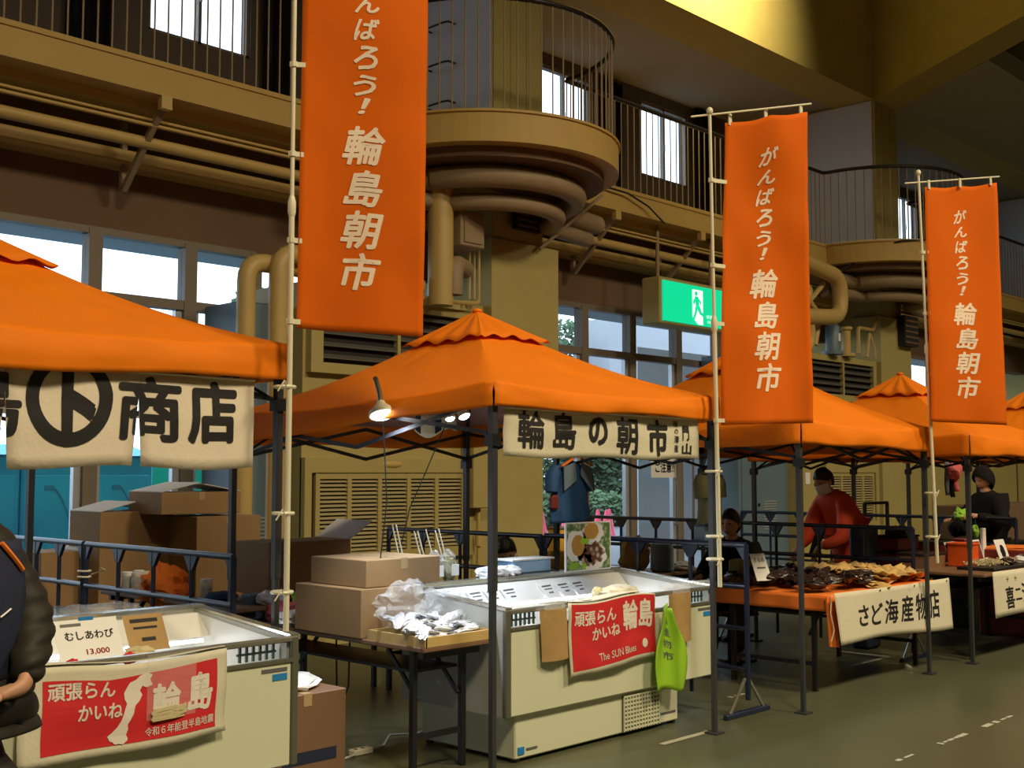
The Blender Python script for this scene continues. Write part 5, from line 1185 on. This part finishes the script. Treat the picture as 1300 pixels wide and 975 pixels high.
g = garment((7.02, 6.15, 1.69), .40, .46, 'bluecloth', 'blue work jacket with grey shoulders hanging before the glass doors', 'hanging_jacket', 'jacket', 1.82, 2, slm='bluecloth', sl=.12)
MB().prism([(6.86, 6.065, 1.665), (6.98, 6.055, 1.70), (7.0, 6.055, 1.56), (6.86, 6.06, 1.48)], (0, .008, 0)).prism([(7.06, 6.055, 1.70), (7.19, 6.065, 1.66), (7.21, 6.06, 1.46), (7.05, 6.055, 1.60)], (0, .008, 0)).build('shoulder_patch', M['greycloth'], g)
MB().bar((6.84, 6.07, 1.67), (6.98, 6.07, 1.735), .02, .012).bar((7.08, 6.07, 1.725), (7.20, 6.07, 1.675), .02, .012).build('orange_piping', M['cork'], g)
MB().bev(6.78, 6.85, 6.10, 6.16, 1.33, 1.45, .02).build('maroon_cuff', M['redbox'], g)
g = garment((7.00, 4.82, 1.62), .20, .36, 'olivecloth', 'olive coat with a grey hem hanging by the second flag pole', 'hanging_coat', 'coat', 1.80, 5, sl=.10)
MB().bev(6.93, 7.12, 4.80, 4.92, 1.12, 1.26, .02).build('grey_hem', M['greycloth'], g)
t = thing('hanging_towel', 'pink and grey towels hanging from the fourth tent frame', 'towel', (12.3, 5.40, 1.35))
for k, (dx, w, mm, z0) in enumerate(((-.07, .10, 'greycloth', 1.38), (.0, .09, 'darkcloth', 1.36), (.06, .11, 'pink', 1.42))):
    MB().grid(lambda u, v, dx=dx, w=w, z0=z0, k=k: V((12.3+dx+(u-.5)*w*(.4+.6*v), 5.40-.02*k+.02*math.sin(u*7+v*3), 1.74+(z0-1.74)*v)), 8, 10).build('towel_strip', M[mm], t, smooth=True, thick=.004)
crumple((12.31, 5.36, 1.64), (.11, .07, .09), 91, M['pink'], 'knot', '', '', parent=t, amp=.3)
MB().cyl((12.3, 5.4, 1.70), (12.3, 5.4, 1.96), .004, 6).build('cord', M['plasticwhite'], t)
# clip lamps
def lamp(p, aim, r, label, energy, clip=True, shine=None):
    p = V(p); d = V(aim).normalized(); t = thing('clip_lamp', label, 'lamp', p, 'clip lamps under the middle tent')
    MB().lathe(p - d*.075, [(.022, 0), (.030, .02), (r*.9, .055), (r, .075), (r*.98, .082)], 18, d).build('lamp_shade', M['plasticwhite'], t, smooth=True)
    MB().lathe(p + d*.004, [(0.001, .018), (r*.6, .014), (r*.94, .0), (r*.93, -.006)], 18, d).build('lit_bulb', M['led'], t, smooth=True)
    if clip:
        MB().tube([p - d*.075, p - d*.10 + V((0, 0, .02)), p - d*.10 + V((-.02, .01, .10)), p + V((-.035, .02, .19))], .014, 8).build('clamp', M['trimdark'], t, smooth=True)
    l = bpy.data.lights.new('clip_lamp_light', 'SPOT'); l.energy = energy; l.color = (.80, .90, 1); l.spot_size = math.radians(125); l.spot_blend = .6; l.shadow_soft_size = .05
    o = bpy.data.objects.new('clip_lamp_light', l); COL.objects.link(o); o.location = p + d*.06; o.rotation_euler = V(shine or aim).to_track_quat('-Z', 'Y').to_euler()
    return t
lamp((4.09, 4.92, 1.935), (-.12, -.38, -.9), .076, 'brightest clip lamp hanging at the left edge of the middle tent', 60, True, (.32, -.10, -.9))
lamp((5.08, 5.45, 1.965), (-.05, -.35, -.9), .034, 'middle clip lamp half hidden behind the middle tent valance', 35, False)
lamp((5.30, 5.55, 1.99), (.0, -.45, -.75), .042, 'clip lamp nearest the front leg of the middle tent', 45, False)
l = bpy.data.lights.new('freezer_tube_light', 'AREA'); l.shape = 'RECTANGLE'; l.size = 1.7; l.size_y = .02; l.energy = 2.6; l.color = (.85, .93, 1)
for dx in (0, -3.42):
    o = bpy.data.objects.new('freezer_tube_light', l); COL.objects.link(o); o.location = (5.75+dx, 5.27, .775); o.rotation_euler = (math.radians(-50), 0, 0)
t = thing('striped_cloth', 'cream cloth with dark blocks hanging inside the middle tent', 'banner', (5.5, 5.9, 1.9))
def sc(u, v): return V((5.05+.75*u, 5.75+.4*u, 2.02 - .13*v*(1+.2*math.sin(u*6)) - .015*math.sin(u*5)))
MB().grid(sc, 20, 4).build('cloth', M['linen'], t, smooth=True, thick=.002)
decal('dark_block', sc, [('#', [(0, .05), (.12, .05), (.12, .95), (0, .95)]), ('#', [(.45, .1), (.60, .1), (.60, .9), (.45, .9)])], M['navycloth'], t, 20, 4, .004)
for k, P in enumerate(([(4.11, 4.94, 1.90), (4.26, 5.1, 1.70), (4.36, 5.2, 1.45), (4.40, 5.3, 1.13)], [(5.10, 5.5, 1.94), (5.0, 5.6, 1.6), (4.9, 5.62, 1.4), (4.85, 5.66, 1.12)])):
    Q = [V(P[0]).lerp(V(P[1]), i/4) for i in range(4)] + [V(P[1]).lerp(V(P[2]), i/4) for i in range(4)] + [V(P[2]).lerp(V(P[3]), i/4) for i in range(5)]
    tag(MB().tube(Q, .004, 6).build('lamp_cable', M['cable'], None), ('left', 'right')[k] + ' black lamp cable hanging down before the yellow louvres', 'cable')
tag(MB().tube([(4.05, 5.35, .01), (4.35, 5.44, .012), (4.6, 5.5, .01), (4.75, 5.62, .03), (4.95, 5.60, .01), (5.2, 5.7, .01)], .007, 6).build('extension_cord', M['whitecable'], None, smooth=True), 'pale power cord snaking on the floor under the brown table', 'cord')
t = thing('power_strip', 'cream multi socket lying on the floor under the brown table', 'socket', (4.40, 5.46, 0))
MB().bev(4.33, 4.47, 5.43, 5.49, 0, .035, .006).build('housing', M['plasticwhite'], t); MB().box(4.35, 4.37, 5.45, 5.47, .035, .036).box(4.40, 4.42, 5.45, 5.47, .035, .036).build('socket_hole', M['ink'], t)
tag(MB().tube([(4.55, 5.9, .68), (4.56, 5.9, .3), (4.60, 5.92, .15), (4.65, 5.9, .3), (4.66, 5.9, .68)], .006, 6).build('hanging_cable', M['cable'], None), 'black cable loop hanging below the brown table', 'cable')
# worn paint on the hall floor
def paint(pts, w, label, seed):
    rn = random.Random(seed); m = MB(); a, b = V(pts[0]), V(pts[1]); L = (b-a).length; d = (b-a)/L; n = V((-d.y, d.x, 0)); s = 0
    while s < L:
        l = min(rn.uniform(.03, .14), L-s)
        if pts[2] or rn.random() < .6:
            p = a+d*s; q = a+d*(s+l); k = w*(.4+.6*rn.random()) if not pts[2] else w
            m.add([p-n*k/2, q-n*k/2*.9, q+n*k/2, p+n*k/2*.8], [(0, 1, 2, 3)])
        s += l if pts[2] else l + rn.uniform(0, .06)
    for v in m.v: v.z = .0022
    struct('trim_paint', m, M['floormark'], fix=False)
paint(((6.30, 3.16, 0), (8.1, 3.18, 0), False), .05, '', 1)
paint(((5.80, 4.36, 0), (6.30, 4.36, 0), True), .05, '', 2)
paint(((9.2, 4.95, 0), (9.9, 4.95, 0), True), .04, '', 3); paint(((9.9, 4.95, 0), (9.9, 5.6, 0), True), .04, '', 4)
paint(((7.0, 4.9, 0), (7.6, 4.9, 0), False), .05, '', 5)
# ================================================================== PEOPLE
def figure(label, base, face, J, jacket, trousers, sub=2, jpost=None, headopt={}, jr=1.0, hood=None, hands=((0, 0, -1), (0, 0, -1)), curl=.5, pelvis_r=.13, group=None, hem=None, skirt=True):
    """J: joint positions in metres, x right, y forward, z up; face: heading angle"""
    t = thing('person', label, 'person', base, group)
    ca, sa = math.cos(face), math.sin(face)
    def w(p): x, y, z = p; return V((base[0] + y*ca + x*sa, base[1] + y*sa - x*ca, base[2] + z))
    P = {k: w(v) for k, v in J.items()}
    # body: one continuous surface with hands
    pts = [(P['pelvis'], (pelvis_r, .10))]; ed = []
    c = chain(pts, ed, [(P['waist'], (.115, .09)), (P['chest'], (.14, .105)), (P['neck0'], (.065, .06)), (P['head']-(P['head']-P['neck0'])*.35, .05)], 0); chest = 2
    wi = {}
    for s in 'RL':
        j = chain(pts, ed, [(P['sh'+s], .055), (P['el'+s], .040), (P['wr'+s], (.028, .022))], chest); wi[s] = j
        chain(pts, ed, [(P['hip'+s], .085), (P['kn'+s], .058), (P['an'+s], .040), (P['an'+s] + w((0, .15, -.05)) - w((0, 0, 0)), (.038, .025))], 0)
    for s, hd in zip('RL', hands):
        d = (P['wr'+s]-P['el'+s]).normalized() if hd[0] is None else (w(hd)-w((0, 0, 0)))
        hand_chains(pts, ed, wi[s], d, w((0, .3, -1)) - w((0, 0, 0)), curl, 1.0, 1 if s == 'R' else -1)
    skin_mesh('body', M['skin'], t, pts, ed, sub)
    # jacket over torso and arms
    pts = [(P['pelvis'], (.165*jr, .135*jr))]; ed = []
    chain(pts, ed, [(P['waist'], (.160*jr, .130*jr)), (P['chest'], (.175*jr, .135*jr)), (P['neck0'], (.100, .095)), (P['neck0']+(P['head']-P['neck0'])*.18, (.072, .072))], 0)
    hemp = P['pelvis'] + (hem and (w(hem)-w((0, 0, 0))) or V((0, 0, -.12))); pts.append((hemp, (.165*jr, .165*jr))); ed.append((0, len(pts)-1))
    for s in 'RL': chain(pts, ed, [(P['sh'+s], .080*jr), (P['el'+s], .064*jr), (P['wr'+s]-(P['wr'+s]-P['el'+s]).normalized()*.02, .048)], 2)
    jk = skin_mesh('jacket', M[jacket], t, pts, ed, sub + (1 if jpost else 0), jpost)
    pts = [(P['pelvis'], (.135, .11))]; ed = []
    for s in 'RL': chain(pts, ed, [(P['hip'+s], .095), (P['kn'+s], .072), (P['an'+s]+V((0, 0, .03)), .055)], 0)
    skin_mesh('trousers', M[trousers], t, pts, ed, sub)
    for s in 'RL':
        a = P['an'+s]; f = (w((0, 1, 0))-w((0, 0, 0)))
        MB().ell(a + f*.055 + V((0, 0, -.035)), (.045, .045, .045), 12, 8).ell(a + f*.12 + V((0, 0, -.045)), (.045, .045, .034), 12, 8).build('shoe', M['darkcloth'], t, smooth=True)
    ho = dict(headopt); fw = ho.pop('fwd', (0, 1, -.2)); up = ho.pop('up', (0, 0, 1))
    head(t, P['head'], w(fw)-w((0, 0, 0)), w(up)-w((0, 0, 0)), **ho)
    return t, P, w
def stand(h=1.60, lean=0.0, arms=None, **k):
    s = h/1.70; z = lambda v: v*s; ly = math.sin(lean); lz = math.cos(lean)
    def up(r): return (0, r*s*ly, z(.93) + r*s*lz)
    J = dict(pelvis=(0, 0, z(.93)), waist=up(.16), chest=up(.38), neck0=up(.56), head=(up(.56)[0], up(.56)[1]+.03+.10*ly, up(.56)[2]+.155*s*(lz*.7+.3)))
    c = up(.47)
    for q, sg in (('R', 1), ('L', -1)):
        J['sh'+q] = (sg*.175*s, c[1], c[2]); J['hip'+q] = (sg*.09*s, 0, z(.88)); J['kn'+q] = (sg*.10*s, .02, z(.48)); J['an'+q] = (sg*.105*s, -.01, z(.085))
        J['el'+q] = (sg*.24*s, c[1]+.02, c[2]-.28*s); J['wr'+q] = (sg*.24*s, c[1]+.12, c[2]-.50*s)
    J.update(arms or {}); J.update(k); return J
# dark jacket at the left edge, back to the camera, hands clasped behind
fa = math.radians(75)
J = stand(1.68, .03, dict(elR=(.265, -.07, 1.15), wrR=(.22, -.235, 1.0), elL=(-.265, -.07, 1.15), wrL=(-.02, -.27, .975)))
def quilt(p):
    c = V((1.362, 3.70, p.z)); d = (p - c); r = max(1e-4, math.hypot(d.x, d.y)); k = abs(math.sin(math.pi*(p.z + .03*math.sin(r*9))/.062))
    q = .017*(k**.6) - .010
    return (p.x + d.x/r*q, p.y + d.y/r*q, p.z)
t, P, w = figure('person in an olive black quilted jacket with hands clasped behind, at the left edge', (1.362, 3.70, 0), fa, J, 'puffer', 'jeans', 2, quilt, dict(hair='short'), 1.18, hands=((-1, -.15, -.15), (1, .1, -.15)), curl=.7, hem=(0, 0, -.03))
def skirt(u, v):
    a = u*2*math.pi; b = .013*abs(math.sin(math.pi*v*2.5))**.6; r = 1 + .10*v + .02*math.sin(a*5)*v
    return w((math.sin(a)*(.262*r+b), -math.cos(a)*(.195*r+b), 1.02 - .17*v))
MB().grid(skirt, 48, 20).build('jacket_hem', M['puffer'], t, smooth=True, thick=.01)
def backp(u, v):
    a = (u-.5)*2.1; zz = 1.42 - .42*v; r = .238+.02*math.sin(math.pi*v)
    return w((math.sin(a)*r*1.04, -math.cos(a)*(r*.92)-.012 + .02, zz))
MB().grid(backp, 16, 12).build('back_panel', M['navycloth'], t, smooth=True, thick=.012)
MB().tube([backp(.80+.16*k/8, .02+.20*k/8) + (backp(.80, .1)-w((0, 0, 1.3))).normalized()*.012 for k in range(9)], .007, 6).build('orange_piping', M['cork'], t)
MB().tube([backp(.78+.07*k/5, .52-.05*k/5) + (backp(.80, .5)-w((0, 0, 1.2))).normalized()*.010 for k in range(6)], .003, 5).build('small_mark', M['white'], t)
# red jacketed man bending forward behind the squid table
J = stand(1.70, .55, dict(elR=(.24, .36, .98), wrR=(.16, .58, .88), elL=(-.24, .36, .98), wrL=(-.14, .60, .90)))
t, P, w = figure('masked man in a red orange jacket bending over the goods behind the third tent leg', (10.95, 5.84, 0), math.radians(165), J, 'redjacket', 'jeans', 2, None, dict(mask=True, fwd=(0, 1, -.55), up=(0, .35, 1)), 1.28, hands=((0, .6, -.7), (0, .6, -.7)), hem=(0, 0, -.22))
MB().tube([w((.02, .52, .80)), w((-.02, .50, .95)), w((.0, .42, 1.05))], .045, 8).build('shoulder_bag', M['darkcloth'], t, smooth=True)
# seated woman in black at the left end of the squid table
def seat(h, lean, arms=None, dz=-.33):
    J = stand(h, lean)
    for k in J: J[k] = (J[k][0], J[k][1], J[k][2]+dz)
    for q, sg in (('R', 1), ('L', -1)): J['kn'+q] = (sg*.11, .42, .50); J['an'+q] = (sg*.11, .40, .085); J['hip'+q] = (sg*.09, .02, .90+dz)
    J.update(arms or {}); return J
J = seat(1.58, .22, dict(elR=(.26, .18, .72), wrR=(.20, .42, .74), elL=(-.26, .18, .72), wrL=(-.16, .42, .74)))
t, P, w = figure('woman in black with hair tied back seated behind the kelp packs', (8.83, 5.82, 0), math.radians(200), J, 'darkcloth', 'jeans', 2, None, dict(fwd=(.15, 1, -.15)), 1.0, hands=((0, 1, -.1), (0, 1, -.1)), hem=(0, 0, -.03))
hb = P['head']; MB().ell(hb + (w((0, -.12, .0))-w((0, 0, 0))), (.045, .045, .045), 12, 8).build('hair_bun', M['hair'], t, smooth=True)
s = thing('round_stool', 'stool carrying the seated woman in black', 'stool', (8.83, 5.82, 0))
MB().lathe((8.83, 5.82, .0), [(.03, .0), (.03, .38), (.17, .39), (.18, .41), (.17, .43)], 16).build('seat', M['black'], s); MB().lathe((8.83, 5.82, 0), [(.18, 0), (.17, .02), (.03, .03)], 16).build('base', M['black'], s)
# bending masked person behind the middle freezer
J = seat(1.60, .55, dict(elR=(.26, .10, .55), wrR=(.15, .24, .52), elL=(-.26, .10, .55), wrL=(-.12, .24, .52)), dz=-.47)
t, P, w = figure('masked person with short black hair crouching behind the middle freezer', (7.22, 6.88, 0), math.radians(205), J, 'darkcloth', 'jeans', 2, None, dict(mask=True, fwd=(-.5, 1, -.7), up=(0, .5, 1)), 1.0, hands=((0, 1, -.3), (0, 1, -.3)), hem=(0, 0, -.03))
s = thing('round_stool', 'stool under the crouching masked person', 'stool', (7.22, 6.88, 0))
MB().lathe((7.22, 6.88, .0), [(.03, .0), (.03, .20), (.15, .21), (.16, .23), (.15, .25)], 16).build('seat', M['black'], s); MB().lathe((7.22, 6.88, 0), [(.18, 0), (.17, .02), (.03, .03)], 16).build('base', M['black'], s)
crumple((7.75, 6.95, .84), (.20, .14, .10), 95, M['yellowcloth'], 'yellow_cloth', 'yellow orange cloth behind the crouching masked person', 'cloth')
crumple((7.55, 6.45, .93), (.10, .07, .04), 96, M['darkcloth'], 'black_pouch', 'black pouch hanging at the fence post beside the yellow cloth', 'bag')
ftable(7.55, 8.7, 6.8, 7.75, .76, 'folding table holding the yellow cloth behind the middle freezer', along='x')
obox(8.55, 7.6, .76, .22, .16, .32, 'striped_bag', 'yellowcloth', 'brown and yellow bag below the hanging blue jacket', 'wood')
# woman in black under the fourth tent
J = stand(1.60, .10, dict(elR=(.28, .10, 1.10), wrR=(.16, .36, 1.12), elL=(-.28, .14, 1.08), wrL=(-.14, .40, 1.16)))
t, P, w = figure('woman in a black hooded coat holding a lime green cloth under the fourth tent', (13.12, 5.32, 0), math.radians(160), J, 'darkcloth', 'jeans', 2, None, dict(hair='hood', fwd=(0, 1, -.35), hairmat=M['darkcloth']), 1.2, hands=((0, 1, 0), (0, 1, 0)), hem=(0, 0, -.30))
# hooded person outside
J = stand(1.60, .15)
figure('person in a navy hooded coat walking outside beyond the left banner', (9.05, 14.15, -.02), math.radians(150), J, 'navycloth', 'jeans', 1, None, dict(hair='hood', hairmat=M['navycloth'], fwd=(0, 1, -.3)), 1.15)
# tidy helper props
for o in bpy.data.objects:
    if '_o' in o: del o['_o']
